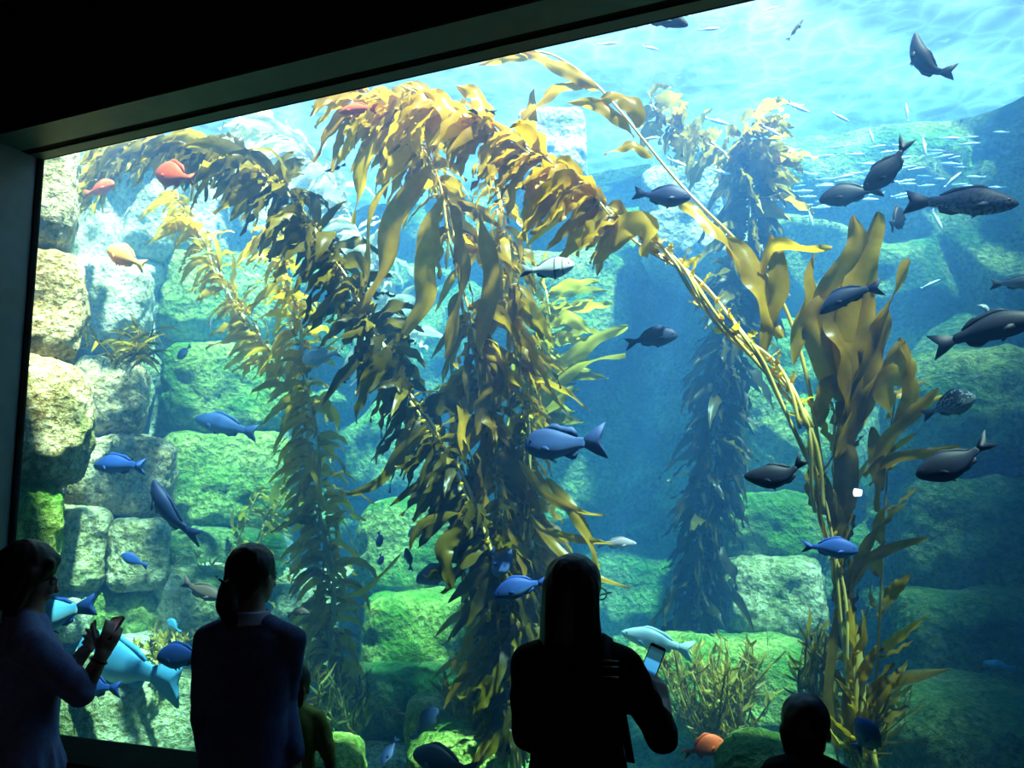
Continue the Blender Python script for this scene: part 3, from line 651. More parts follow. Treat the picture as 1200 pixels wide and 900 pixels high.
def finstrip(mb, q, nrm, th):
    m = len(q)//2; inner, outer = q[:m], q[m:][::-1]; vs = []
    for a, b in zip(inner, outer): vs += [a + nrm*th, a - nrm*th, b - nrm*th*.4, b + nrm*th*.4]
    fs = []
    for k in range(m-1):
        for j in range(4): fs.append((k*4+j, k*4+(j+1) % 4, (k+1)*4+(j+1) % 4, (k+1)*4+j))
    fs += [(3, 2, 1, 0), tuple((m-1)*4+j for j in range(4))]
    mb.add(vs, fs, .5, [(.9, .8)]*len(vs))
def fish(name, label, head, tail, prof, mat, up=None, bend=(0,0), group=None, fork=.35, fins=True, bendY=0, tail_h=1.0, finmat=None, dorsal=.5, cat='fish', q=None):
    """head, tail = (px, py, depth); bend = how far the middle of the back bone strays, in pixels."""
    H, T = at(*head), at(*tail); k = mpp(head[0], head[1], head[2])
    mx_, my_ = (head[0]+tail[0])/2 + bend[0], (head[1]+tail[1])/2 + bend[1]
    Md = at(mx_, my_, (head[2]+tail[2])/2 + bendY)
    ctrl = Md*2 - (H+T)*.5
    Ln = (T-H).length
    Ln = max(Ln, ((Md-H).length + (T-Md).length))
    if up is None: up = V((0,0,1))
    up = V(up)
    root = empty(name, (H+T)/2, label, cat, group)
    q = q or (.86 if prof == 'shead' else .93)
    def P(s):
        s = s*q if s <= .86 else .86*q + (s-.86)*(1-.86*q)/.14
        return H*((1-s)**2) + ctrl*(2*s*(1-s)) + T*(s*s)
    def fr(s):
        d = (P(min(1, s+.02)) - P(max(0, s-.02))).normalized(); sd = d.cross(up).normalized(); u = sd.cross(d).normalized(); return d, u, sd
    U_, Lo, Wd = PROF[prof]; n = 14; rings = []; uvs = []
    ss = [0, .012, .03, .06, .1, .15, .2, .26, .32, .38, .44, .5, .56, .62, .68, .73, .78, .82, .86]
    for s in ss:
        d, u, sd = fr(s); p = P(s); kf = 1.0 if prof in ('slim', 'shead') else (1.25 if prof == 'bass' else 1.15); hu, hl, w = pint(U_, s)*Ln*kf, pint(Lo, s)*Ln*kf, pint(Wd, s)*Ln*kf
        if s == 0: hu *= .55; hl *= .55; w *= .5
        if s > .82: hu *= .8; hl *= .8; w *= .5
        r = []
        for j in range(n):
            t = 2*PI*j/n; sn, cs = math.sin(t), math.cos(t)
            r.append(p + u*((hu if sn > 0 else hl)*sn) + sd*(w*cs)); uvs.append((s, .5+.5*sn))
        rings.append(r)
    mb = MB(); loft(mb, rings, True, .5, uvs); mb.build('body', FM[mat], root)
    fm = FM[finmat or mat]
    # tail fin
    d, u, sd = fr(.86); ph = pint(U_, .82)*Ln; p0 = P(.84); e = P(1.0); hh = max(.115 if prof != 'slim' else .07, 0)*Ln*tail_h
    mb = MB(); fin(mb, [p0+u*ph*.85, p0.lerp(e,.5)+u*hh*.75, e+u*hh*1.05, e.lerp(p0, fork*.55)+u*hh*.45, e.lerp(p0, fork), e.lerp(p0, fork*.55)-u*hh*.45, e-u*hh*1.05, p0.lerp(e,.5)-u*hh*.75, p0-u*ph*.85], sd, .0035*Ln/.3); mb.build('tail_fin', fm, root)
    if fins:
        def along(tab, sg, s0, s1, hs):
            inner = []; outer = []
            m_ = len(hs)
            for i, h in enumerate(hs):
                s = s0 + (s1-s0)*i/(m_-1); dd, uu, _ = fr(s); p = P(s); b = pint(tab, s)*Ln*(1.25 if prof == 'bass' else 1.0 if prof in ('slim', 'shead') else 1.15)
                inner.append(p + uu*(sg*b*.9)); outer.append(p + uu*(sg*(b + h*Ln)) + dd*(h*Ln*.8))
            return inner + outer[::-1]
        mb = MB(); q_ = along(U_, 1, .27, .75, [.0, .05*dorsal, .055*dorsal, .045*dorsal, .055*dorsal, .07*dorsal, .05*dorsal, .01]); finstrip(mb, q_, sd, .004*Ln/.3)
        mb.build('dorsal_fin', fm, root)
        mb = MB(); q_ = along(Lo, -1, .54, .75, [.0, .06*dorsal, .065*dorsal, .04, .005]); finstrip(mb, q_, sd, .004*Ln/.3)
        mb.build('anal_fin', fm, root)
        for sg in (1, -1):
            d, u, sd2 = fr(.27); w = pint(Wd, .27)*Ln; b = P(.26) + sd2*(sg*w*.98) - u*(.03*Ln)
            dirn = (d*.9 + sd2*(sg*.45) - u*.35).normalized(); pu = (u - dirn*u.dot(dirn)).normalized()
            mb = MB(); fin(mb, [b+pu*.015*Ln, b+dirn*.06*Ln+pu*.035*Ln, b+dirn*.12*Ln+pu*.02*Ln, b+dirn*.13*Ln-pu*.01*Ln, b+dirn*.06*Ln-pu*.03*Ln, b-pu*.015*Ln], dirn.cross(pu), .002*Ln/.3); mb.build('pectoral_fin', fm, root)
            b = P(.34) - fr(.34)[1]*(pint(Lo, .34)*Ln*.92) + sd2*(sg*w*.25)
            dirn = (d*.8 - u*.6 + sd2*sg*.2).normalized()
            mb = MB(); fin(mb, [b-d*.02*Ln, b+dirn*.05*Ln-d*.01*Ln, b+dirn*.1*Ln, b+dirn*.05*Ln+d*.03*Ln, b+d*.025*Ln], sd2, .002*Ln/.3); mb.build('pelvic_fin', fm, root)
    for sg in (1, -1):
        d, u, sd2 = fr(.1); w = pint(Wd, .1)*Ln
        mb = MB(); ellipsoid(mb, P(.095) + sd2*(sg*w*.82) + u*(pint(U_, .1)*Ln*.35), (.018*Ln,)*3, None, 8, 6); mb.build('eye', M_EYE, root)
    return root

SIDE = V((.35, -.93, .1))                      # towards the window: a fish seen from above or below rolls its back this way
fish('rockfish', 'dark fish half hidden by the top edge of the window', (806,30,1.0), (746,24,1.05), 'bass', 'dark', (.1,-.2,1), (0,-5), fork=.5)
fish('rockfish', 'dark fish curled like a comma close under the water surface', (1073,38,1.6), (1121,84,1.6), 'bass', 'dark', (.6,-.3,.8), (-13,15), fork=.3, dorsal=.4)
fish('perch_fish', 'dark fish diving head down with its tail raised, touching another', (1012,222,1.4), (1064,160,1.35), 'perch', 'dark', (-.55,-.1,.8), (5,5), fork=.45, tail_h=1.1)
fish('perch_fish', 'dark fish swimming level just below the diving one', (960,236,1.6), (1036,222,1.6), 'perch', 'dark', None, (0,-2), fork=.25, fins=True)
fish('kelp_bass', 'large barred bass with a scaly pale flank', (1194,239,1.0), (1060,237,1.1), 'bass', 'bass', None, (0,-1), fork=.2, finmat='navy')
fish('perch_fish', 'small round dark fish seen from behind under the barred bass\'s tail', (1058,250,2.0), (1044,266,1.75), 'disc', 'dark', None, fork=.3)
fish('perch_fish', 'plump dark blue fish with a square tail beside the single pale stem', (809,232,1.2), (742,226,1.2), 'perch', 'navy', (-.05,0,1), (0,1), fork=.25)
fish('sargo_fish', 'silver fish with one black bar across its back', (673,310,.9), (610,317,.9), 'perch', 'saddle', None, (0,2), fork=.3, finmat='grey')
fish('perch_fish', 'dark blue fish with a pale belly in open blue water', (794,394,1.4), (732,404,1.4), 'perch', 'navy', None, (0,-3), fork=.4)
fish('sheephead_fish', 'stout blue fish with pale chin and broad tail beside the middle kelp', (616,523,1.1), (711,516,1.1), 'shead', 'shead', None, (0,1), fork=.3, tail_h=1.75, dorsal=1.1)
fish('blue_wrasse', 'purplish blue fish nosing down over the broad-bladed kelp', (961,368,1.1), (1036,336,1.1), 'bass', 'navy', (-.2,0,1), (-4,-6), fork=.4, tail_h=1.15)
fish('black_sea_bass', 'largest black fish, its head beyond the frame edge', (1222,372,.9), (1090,408,1.0), 'bass', 'dark', (.1,0,1), (0,-3), fork=.35, dorsal=.7, tail_h=1.1)
fish('spotted_bass', 'spotted grey-green fish beside a yellow kelp leaf', (1144,466,1.2), (1080,488,1.3), 'disc', 'spot', (.2,0,1), (0,-2), fork=.3)
fish('opaleye_fish', 'black drooping fish with its tail bent up beside the golden stems', (872,558,.9), (942,536,.9), 'perch', 'dark', None, (9,10), fork=.3, tail_h=.9)
fish('opaleye_fish', 'black fish tilted upward over the dim rocks, tail tip pale', (1073,557,.9), (1163,512,.9), 'perch', 'dark', (-.3,0,1), (4,7), fork=.45, dorsal=.3)
fish('blue_perch', 'bright blue fish crossing in front of the broad-bladed kelp', (1006,646,1.2), (938,640,1.2), 'perch', 'blue', None, (0,-1), fork=.5)
fish('blue_perch', 'blue oval fish facing the window beside the boy\'s head', (1026,850,.9), (1003,880,1.15), 'disc', 'blue', (-.5,0,.9), fork=.3)
fish('garibaldi_fish', 'red-orange fish turned toward the middle, nearer the window corner', (134,215,1.5), (98,228,1.5), 'perch', 'orange', None, fork=.35)
fish('garibaldi_fish', 'brick red fish with a ragged tail under the arching kelp\'s tip', (182,203,1.25), (229,210,1.25), 'disc', 'orange', (.05,0,1), (0,-1), fork=.5, dorsal=.9)
fish('garibaldi_fish', 'pale amber fish in the haze before the mottled rocks', (126,292,1.25), (170,312,1.25), 'perch', 'gold', (.25,0,1), fork=.3)
fish('garibaldi_fish', 'red fish tucked into the golden kelp crown', (398,132,1.3), (442,127,1.3), 'bass', 'orange', None, (0,-2), fork=.3)
fish('garibaldi_fish', 'orange fish low among brown weed beside the boy', (848,868,1.3), (800,884,1.2), 'disc', 'orange', None, fork=.45, dorsal=.9)
fish('silver_perch', 'bright white fish in front of the slender twin-stemmed kelp', (354,423,1.5), (401,412,1.5), 'perch', 'white', None, fork=.4)
fish('blue_perch', 'small blue fish with pale belly in front of the cracked block', (110,546,1.4), (171,547,1.4), 'bass', 'blue', None, (0,-2), fork=.5)
fish('blue_wrasse', 'slender blue fish diving past the mottled rocks', (180,562,1.2), (236,632,1.3), 'bass', 'navy', (.8,-.3,.6), (-9,5), fork=.4)
fish('blue_wrasse', 'faint blue fish hanging before the mottled green block', (228,490,2.6), (302,508,2.7), 'bass', 'shead', None, fork=.3)
fish('blue_perch', 'dark blue fish shading the square block', (142,650,1.6), (174,664,1.7), 'perch', 'blue', None, fork=.3, fins=False)
fish('grouper_fish', 'big blue fish at the face of the woman with the small phone', (36,728,1.25), (112,708,1.25), 'shead', 'teal', None, (0,0), fork=.2, finmat='blue')
fish('grouper_fish', 'big pale blue fish with a broad tail behind the raised hands', (92,766,1.6), (212,802,1.6), 'shead', 'teal', (.15,-.1,1), (0,-3), fork=.12, tail_h=1.4)
fish('blue_perch', 'deep blue fish by the elbow of the woman with the small phone', (84,800,1.3), (141,808,1.3), 'perch', 'blue', None, (0,0), fork=.25)
fish('blue_perch', 'deep blue fish at the back of the ponytailed woman', (184,771,1.1), (246,766,1.1), 'perch', 'blue', None, fork=.3)
fish('wrasse_fish', 'brown fish pointing at the ponytail', (262,700,1.5), (214,680,1.5), 'bass', 'brown', (-.2,0,1), (-2,3), fork=.3)
fish('small_damselfish', 'small dark blue fish, upper of a close pair', (445,641,1.8), (444,622,1.9), 'disc', 'blue', (.9,-.4,.1), fork=.3)
fish('small_damselfish', 'smallest dark blue fish, under the other of a close pair', (446,662,1.8), (446,648,1.9), 'disc', 'blue', (.9,-.4,.1), fork=.3)
fish('blue_perch', 'small blue fish with drooping fins beside the kelp\'s lower leaves', (476,642,1.7), (482,669,1.8), 'perch', 'blue', (1,-.4,.2), fork=.3)
fish('silver_perch', 'shining white fish under the dark kelp leaves', (478,629,1.6), (504,614,1.7), 'disc', 'white', (-.4,0,1), fork=.4)
fish('grey_perch', 'grey fish with a dark cheek before the bright green slab', (488,682,1.6), (548,670,1.7), 'perch', 'grey', None, (-2,-4), fork=.2)
fish('blue_perch', 'blue-grey fish head down in the middle kelp\'s shadow', (594,670,1.2), (576,642,1.5), 'disc', 'shead', (.8,-.3,.5), fork=.3)
fish('blue_wrasse', 'vivid blue fish nosing behind the dark-haired woman', (580,700,1.0), (644,682,1.1), 'perch', 'blue', (-.2,0,1), (0,-4), fork=.35)
fish('opaleye_fish', 'tilted oval dark fish over the smooth stone', (513,830,1.5), (484,868,1.5), 'disc', 'navy', (-.7,-.1,.7), fork=.1, fins=False)
fish('opaleye_fish', 'dark fish tail up on the tank floor beside the child', (448,896,1.4), (466,864,1.5), 'perch', 'navy', (-.8,0,.5), fork=.3)
fish('opaleye_fish', 'dark broad-backed fish low at the bottom of the window', (484,884,1.2), (560,905,1.1), 'perch', 'dark', None, fork=.3)
fish('wrasse_fish', 'slender brown fish by the dark branching weed', (450,830,1.6), (475,838,1.6), 'slim', 'brown', None, fork=.2)
fish('wrasse_fish', 'small brown fish arched at the slender kelp\'s foot', (363,719,1.6), (336,721,1.6), 'bass', 'brown', None, (0,-3), fork=.3)
fish('silver_perch', 'white fish with a blue-lined flank above the larger phone', (728,741,2.0), (813,764,2.0), 'bass', 'white', (.2,-.1,1), (0,-1), fork=.3, tail_h=1.2)
fish('slender_smelt', 'thin dark fish beside the golden crown', (546,131,1.2), (582,132,1.2), 'slim', 'dark', None, (0,-2))
fish('slender_smelt', 'thin dark fish before the pale hazy kelp', (380,201,1.6), (406,192,1.6), 'slim', 'dark', None, (0,1))
fish('wrasse_fish', 'pinkish blurred fish above the dark-haired woman\'s glasses', (746,637,2.6), (700,637,2.6), 'bass', 'pink', None, fork=.2)
fish('silver_perch', 'long pale fish cut by the frame edge above the black fish', (1226,330,1.1), (1160,333,1.2), 'bass', 'grey', None, fork=.3)
fish('slender_smelt', 'thin brown fish slanting alone near the water surface', (942,22,2.0), (922,48,2.0), 'slim', 'brown')
fish('wrasse_fish', 'orange-brown slender fish over the weedy ledge rock', (172,416,2.1), (192,430,2.1), 'slim', 'brown', None)
fish('grey_perch', 'faint grey fish hovering above the mottled green block', (208,421,2.6), (224,404,2.6), 'disc', 'navy', (-.5,0,1))
fish('grey_perch', 'faint grey-green fish deep over the dim side of the floor', (1152,776,2.4), (1192,784,2.4), 'bass', 'teal', None)
fish('blue_wrasse', 'small teal fish behind the pale yellow block', (196,726,1.9), (212,742,1.9), 'disc', 'teal', None)
fish('slender_smelt', 'curved white fish above the largest black fish', (1145,358,1.1), (1158,372,1.1), 'bass', 'white', (.4,0,1), (4,-3))

# small silver fish: one mesh each, copies of one another
def sardine_mesh():
    mb = MB(); rings = []; n = 8; uvs = []
    for x, hu, hl, w in [(.5,.004,.004,.004),(.46,.025,.025,.02),(.38,.05,.05,.035),(.2,.075,.08,.045),(0,.075,.085,.045),(-.2,.05,.055,.03),(-.33,.022,.022,.014),(-.37,.02,.02,.008)]:
        rings.append([V((x, w*math.cos(2*PI*j/n), (hu if math.sin(2*PI*j/n) > 0 else hl)*math.sin(2*PI*j/n))) for j in range(n)])
        uvs += [(x+.5, .5+.5*math.sin(2*PI*j/n)) for j in range(n)]
    loft(mb, rings, True, .5, uvs)
    fin(mb, [V((-.35,0,.018)), V((-.5,0,.085)), V((-.43,0,0)), V((-.5,0,-.085)), V((-.35,0,-.018))], V((0,1,0)), .004)
    fin(mb, [V((.08,0,.07)), V((.02,0,.12)), V((-.06,0,.068))], V((0,1,0)), .003)
    return mb
sard = sardine_mesh().build('sardine', FM['silver'])
used = [False]
def sardine(px, py, Y, length_px, ang, label, group, toward=0):
    o = sard if not used[0] else sard.copy()
    if used[0]: COL.objects.link(o)
    used[0] = True
    p = at(px, py, Y); a = math.radians(ang); dpx = 10
    d = (at(px+math.cos(a)*dpx, py-math.sin(a)*dpx, Y+toward) - p).normalized()
    up = V((0,0,1)) if abs(d.z) < .85 else V((1,0,0)); y = up.cross(d).normalized(); z = d.cross(y)
    s = length_px*mpp(px, py, Y)
    o.matrix_world = Matrix.Translation(p) @ Matrix((d, y, z)).transposed().to_4x4() @ Matrix.Scale(s, 4)
    tag(o, label, 'fish', group)
LG, LL = 'loose silver fish near the water surface', 'small silver fish scattered singly under the water surface'
for px, py, l, an in [(935,126,30,-22),(929,124,16,-60),(985,137,24,-28),(1021,158,20,-75),(1063,132,24,97),(1083,170,26,-82),(1116,211,26,42),(1098,257,28,-62),
                      (840,142,32,-15),(904,153,28,-30),(793,190,26,-22),(763,162,22,5),(843,201,28,-14),(1090,333,24,25),(950,255,24,-75),(712,51,26,4),(762,56,22,-12),(831,34,26,4),(903,10,18,15),(803,18,14,-10)]:
    sardine(px, py, 2.6 + rnd(-.3,.6), l, an, LL, LG)
for i in range(84):                            # the school, streaming level from the far kelp towards the dim side
    t = i/83; px = 895 + 285*random.random(); py = 165 + 85*random.random() - .04*(px-900) + (12 if px < 960 else 0)
    sardine(px, py, 4.0 + rnd(0, .9), rnd(13, 25), rnd(-4, 12) + (180 if random.random() < .15 else 0), 'small silver fish in the dense school streaming behind the barred bass', 'school of silver fish')
for px, py, an in [(178,385,80),(247,380,86),(75,443,80),(148,250,60)]:
    sardine(px, py, 2.0, 17, an, 'tiny silver sliver of a fish hanging upright before the mottled rocks', 'upright silver slivers by the rocks')
#@@PART4@@

# ------------------------------------------------------------------ people
M_SKIN = plain('skin', (.36,.22,.16), .5, .35, 0, 40, .08)
M_LIP = plain('lips', (.35,.12,.1), .5)
M_HAIR = plain('black_hair', (.012,.009,.008), .5, .35)
M_HAIRB = plain('brown_hair', (.016,.010,.007), .5, .35)
M_LAV = plain('lavender_knit', (.22,.24,.42), .9, .1, 0, 60, .12)
M_NAVY = plain('blue_cardigan', (.10,.12,.22), .9, .1, 0, 60, .12)
M_COLLAR = plain('pale_collar', (.4,.42,.52), .9, .1)
M_BLACK = plain('black_jacket', (.012,.012,.013), .9, .08, 0, 50, .2)
M_JEAN = plain('dark_trousers', (.02,.022,.03), .9, .1)
M_OLIV = plain('olive_tshirt', (.42,.44,.1), .9, .1, 0, 60, .12)
M_SHOE = plain('black_shoe', (.015,.015,.015), .5)
M_PLAS = plain('black_plastic', (.012,.012,.014), .3, .5)
M_METAL = plain('steel_buckle', (.16,.16,.16), .3, .5, 1)
M_WHITE = plain('eye_white', (.3,.29,.28), .4)

def bez(a, b, t): return a*(1-t) + b*t

class Body:
    def __init__(s, H, pos, heading, head_turn=0, head_tilt=0, slim=1.0, child=False):
        s.H, s.pos, s.a = H, V(pos), heading; s.ht, s.tilt, s.w = head_turn, head_tilt, slim; s.child = child; s.ho = 0
        s.hs = (1.28 if child else 1.0)        # children's heads are larger for their height
    def L(s, x, y, z):                          # x to the person's right, y ahead, z up; fractions of the height
        c, n = math.cos(s.a), math.sin(s.a); x *= s.H; y *= s.H
        return V((s.pos.x + x*c + y*n, s.pos.y - x*n + y*c, s.pos.z + z*s.H))
    def basis(s):
        c, n = math.cos(s.a), math.sin(s.a); return Matrix(((c, n, 0), (-n, c, 0), (0, 0, 1)))
    def rings(s, mb, rows, n=24):
        R = []
        for z, rx, ry, yo in rows:
            R.append([s.L(rx*s.w*math.cos(2*PI*j/n), yo + ry*s.w*math.sin(2*PI*j/n), z) for j in range(n)])
        loft(mb, R)
    def hb(s):                                  # head's own basis
        return s.basis() @ Matrix.Rotation(-s.ht, 3, 'Z') @ Matrix.Rotation(s.tilt, 3, 'X')
    def hp(s, x, y, z):                         # head-local point, in head units, about the neck joint
        k = s.H*s.hs; return s.L(0, .004 + s.ho, .872 if not s.child else .84) + s.hb() @ V((x*k, y*k, z*k))
    def head(s, mb):
        k = s.H*s.hs; B = s.hb()
        E = lambda c, r: ellipsoid(mb, s.hp(*c), tuple(q*k for q in r), B, 20, 14)
        E((0, -.004, .068), (.046, .057, .056))             # skull
        E((0, .016, .036), (.037, .043, .045))              # face
        E((0, .034, .004), (.022, .02, .016))               # chin and jaw
        E((0, .02, .012), (.034, .03, .018))
        E((0, .059, .060), (.026, .006, .006))              # brow
        E((.014, .055, .035), (.012, .008, .010)); E((-.014, .055, .035), (.012, .008, .010))   # cheeks
        capsule(mb, s.hp(0, .058, .056), .0045*k, s.hp(0, .069, .034), .007*k, 10)              # nose
        E((0, .057, .018), (.013, .006, .0035)); E((0, .056, .012), (.012, .006, .004))         # lips
        for sg in (1, -1): E((sg*.047, -.004, .046), (.006, .012, .018))                        # ears
    def arm_pts(s, side): return s.L(side*.102*s.w, 0, .78)

def hand(mb, w, d, palm_n, k=1.0, curl=(.5,.6,.6,.65), side=1, thumb_out=.5):
    """Palm and five separate fingers growing from the wrist w along d; palm_n is where the palm faces."""
    d = d.normalized(); nrm = (palm_n - d*palm_n.dot(d)).normalized(); x = d.cross(nrm)*side   # x points to the thumb side
    for q in (-.026, -.009, .009, .026):
        capsule(mb, w + x*(q*.6*k), .013*k, w + d*(.078*k) + x*(q*k), .012*k, 10)
    for i, (q, ln, c) in enumerate(zip((.029, .010, -.009, -.027), (.072, .082, .076, .058), curl)):
        p = w + d*(.082*k) + x*(q*k); dr = (d + x*(q*3)).normalized(); r = .0092*k
        for seg, fr_ in enumerate((.45, .32, .25)):
            ang = c*(.6, 1.0, .8)[seg]; dr = (dr*math.cos(ang) + nrm*math.sin(ang)).normalized()
            e = p + dr*(ln*fr_*1.1*k); capsule(mb, p, r, e, r*.9, 8); p = e; r *= .9
    p = w + d*(.022*k) + x*(.026*k); dr = (d*.65 + x*thumb_out + nrm*.35).normalized(); r = .0115*k
    for seg, ln in enumerate((.042, .034, .026)):
        e = p + dr*(ln*k); capsule(mb, p, r, e, r*.9, 8); p = e; r *= .88; dr = (dr + d*.25 + nrm*.22).normalized()

def person(label, b, right, left, shirt, trousers, hair, sleeve=(1.0, .0), torso=1.0, hem=.47, voxel=.0065, hair_fn=None, collar=None, skirt=0, shoe=M_SHOE):
    """right / left = (elbow, wrist, hand direction, palm normal, finger curl)."""
    H = b.H; root = empty('person', b.pos, label, 'person')
    mb = MB()
    b.head(mb)
    zc = .84 if b.child else .872
    for sd in (1, -1): capsule(mb, b.L(0, -.008, .835), .03*H, b.arm_pts(sd), .03*H, 14)
    capsule(mb, b.L(0, -.004, .80), .036*H*b.w, b.L(0, .002, zc+.012), .031*H*b.hs, 14)
    b.rings(mb, [(.46,.05,.05,0),(.475,.088,.062,-.004),(.52,.098,.07,-.006),(.56,.09,.064,0),(.62,.078,.054,.004),(.70,.09,.06,.004),(.76,.098,.058,0),(.80,.088,.046,-.004),(.825,.05,.036,-.004)])
    for sd in (1, -1):
        hip, kn, an = b.L(sd*.05, 0, .49), b.L(sd*.052, .008, .275), b.L(sd*.05, -.012, .045)
        capsule(mb, hip, .056*H*b.w, kn, .036*H, 16); capsule(mb, kn, .036*H, b.L(sd*.052, -.014, .2), .036*H, 14); capsule(mb, b.L(sd*.052, -.014, .2), .035*H, an, .02*H, 14)
        capsule(mb, b.L(sd*.052, -.02, .022), .02*H, b.L(sd*.06, .085, .016), .016*H, 12, .8)
        el, wr, hd, pn, cu = right if sd == 1 else left
        sh = b.arm_pts(sd)
        capsule(mb, sh, .032*H*b.w, el, .023*H, 14); capsule(mb, el, .024*H, wr, .0155*H, 14)
        hand(mb, wr, hd, pn, H/1.62*(1.0 if not b.child else 1.05), cu, side=sd)
    remeshed(mb, voxel, 2).build('body', M_SKIN, root)
    # top: follows the torso and the arms
    mb = MB(); t = torso
    b.rings(mb, [(hem-.005,.103*t+skirt*.01,.08*t+skirt*.01,-.004),(hem+.03,.106*t,.08*t,-.004),(.56,.1*t,.074*t,0),(.62,.09*t,.066*t,.004),(.70,.1*t,.07*t,.004),(.76,.108*t,.068*t,0),(.79,.1*t,.056*t,-.006),(.825,.05*t,.044*t,-.006),(.838,.042,.04,-.006)])
    for sd in (1, -1):
        el, wr, hd, pn, cu = right if sd == 1 else left
        sh = b.arm_pts(sd)
        capsule(mb, sh, .04*H*b.w, el, .032*H, 16)
        if sleeve[0 if sd == 1 else 1] > 0: capsule(mb, el, .032*H, el.lerp(wr, sleeve[0 if sd == 1 else 1]), .026*H, 14)
        capsule(mb, b.L(sd*.02, -.01, .818), .034*H, sh, .04*H*b.w, 16)
        # folds in the cloth at the arm pit and the elbow
        for q in (.3, .55, .8): capsule(mb, sh.lerp(el, q) + V((.006, 0, .012)), .034*H, sh.lerp(el, q+.08), .033*H, 12)
    if skirt:
        for j in range(16):
            an_ = 2*PI*j/16; capsule(mb, b.L(.085*t*math.cos(an_), .062*t*math.sin(an_), .58), .006*H, b.L(.108*t*math.cos(an_), .085*t*math.sin(an_), hem), .012*H, 8)
    sm = remeshed(mb, .009, 3)
    for i, v in enumerate(sm.v): sm.v[i] = v + noise.noise_vector(v*14)*.006
    sm.build('top', shirt, root)
    mb = MB(); b.rings(mb, [(.44,.07,.06,0),(.47,.098,.072,-.006),(.52,.103,.075,-.006),(.56,.096,.07,0)])
    for sd in (1, -1):
        hip, kn, an = b.L(sd*.05, 0, .49), b.L(sd*.052, .008, .275), b.L(sd*.05, -.012, .05)
        capsule(mb, hip, .061*H*b.w, kn, .044*H, 16); capsule(mb, kn, .044*H, an, .034*H, 14)
    remeshed(mb, .01, 3).build('trousers', trousers, root)
    for sd in (1, -1):
        mb = MB(); capsule(mb, b.L(sd*.052, -.022, .022), .026*H, b.L(sd*.062, .09, .018), .022*H, 14, .8); box(mb, (0,0,0), (.001,.001,.001)) if False else None
        m2 = remeshed(mb, .006, 2)
        for i, v in enumerate(m2.v): m2.v[i] = V((v.x, v.y, max(.001, v.z)))
        m2.build('shoe', shoe, root)
    for sg in (1, -1):
        mb = MB(); ellipsoid(mb, b.hp(sg*.017, .0545, .05), tuple([.0075*H*b.hs]*3), None, 10, 8); e = mb.build('eye', M_WHITE, root)
        mb = MB(); ellipsoid(mb, b.hp(sg*.017, .0612, .05), tuple([.0034*H*b.hs]*3), None, 8, 6); mb.build('iris', M_EYE, e)
    if collar:
        mb = MB(); R = []
        for z, r in ((.812,.05),(.838,.046),(.85,.044),(.846,.048),(.822,.056)): R.append([b.L(r*1.0*math.cos(2*PI*j/20), -.006 + r*.9*math.sin(2*PI*j/20), z) for j in range(20)])
        loft(mb, R, False); mb.build('collar', collar, root)
    mb = MB(); hair_fn(b, mb); hm = remeshed(mb, .006, 2)
    for i, v in enumerate(hm.v):
        hm.v[i] = v + noise.noise_vector(V((v.x*45, v.y*45, v.z*7)))*.004
    hm.build('hair', hair, root)
    return root

def cap_hair(b, mb, thick=.008, low=.03):
    k = b.H*b.hs; B = b.hb()
    def E(c, r): ellipsoid(mb, b.hp(*c), tuple(q*k for q in r), B, 22, 14)
    E((0, -.010, .074), (.050+thick*.5, .058+thick*.5, .054+thick*.5))
    E((0, -.028, .05), (.045+thick*.4, .040+thick*.3, .05))
    return E

def floor_pt(px, py, d):
    p = atd(px, py, d); return V((p.x, p.y, 0)), p.z
R_ = math.radians
DOWN = (.35,.4,.45,.5)

# woman with the small phone: turned towards the middle of the window, head bent over the phone
g, ztop = floor_pt(40, 642, 3.1); H1 = ztop*1.015
b1 = Body(H1, g, R_(36), R_(4), R_(-16), 1.0); b1.ho = -.028
el1, wr1 = atd(96, 812, 3.02), atd(119, 768, 3.06)
el1b, wr1b = atd(74, 796, 3.3), atd(100, 762, 3.26)
def hair1(b, mb):
    E = cap_hair(b, mb, .014); k = b.H
    E((0, -.03, .03), (.052, .042, .06)); E((0, .026, .098), (.034, .030, .022))
    for sg in (1, -1):
        capsule(mb, b.hp(sg*.036, .034, .088), .016*k, b.hp(sg*.047, .016, .04), .012*k, 12)
        capsule(mb, b.hp(sg*.046, .004, .06), .022*k, b.hp(sg*.046, -.004, -.02), .02*k, 12)
    for q in (-.034, -.012, .012, .034): capsule(mb, b.hp(q, -.05, .04), .026*k, b.hp(q*1.1, -.048, -.055), .02*k, 12)
person('woman in lavender knit top looking down at a small phone held in both hands', b1,
       (el1, wr1, atd(131, 742, 3.1) - wr1, V((-.6,.7,.35)), (.9,1.0,1.05,1.1)), (el1b, wr1b, atd(124, 746, 3.16) - wr1b, V((.1,-.7,.6)), (.8,.9,1.0,1.0)),
       M_LAV, M_JEAN, M_HAIRB, (.22, .1), 1.06, .50, hair_fn=hair1, skirt=1)
# wrist band belongs to the arm it is worn on: a small thing of its own
mb = MB(); c = el1.lerp(wr1, .86); dd = (wr1-el1).normalized(); a_, c_ = frame_of(dd)
R = []
for j in range(25):
    t = 2*PI*j/24; R.append(c + a_*math.cos(t)*.0165*H1 + c_*math.sin(t)*.0165*H1)
tube(mb, R, .006, 8); tag(mb.build('bracelet', M_PLAS, loc=c), 'dark bracelet on the wrist of the woman in lavender', 'bracelet')

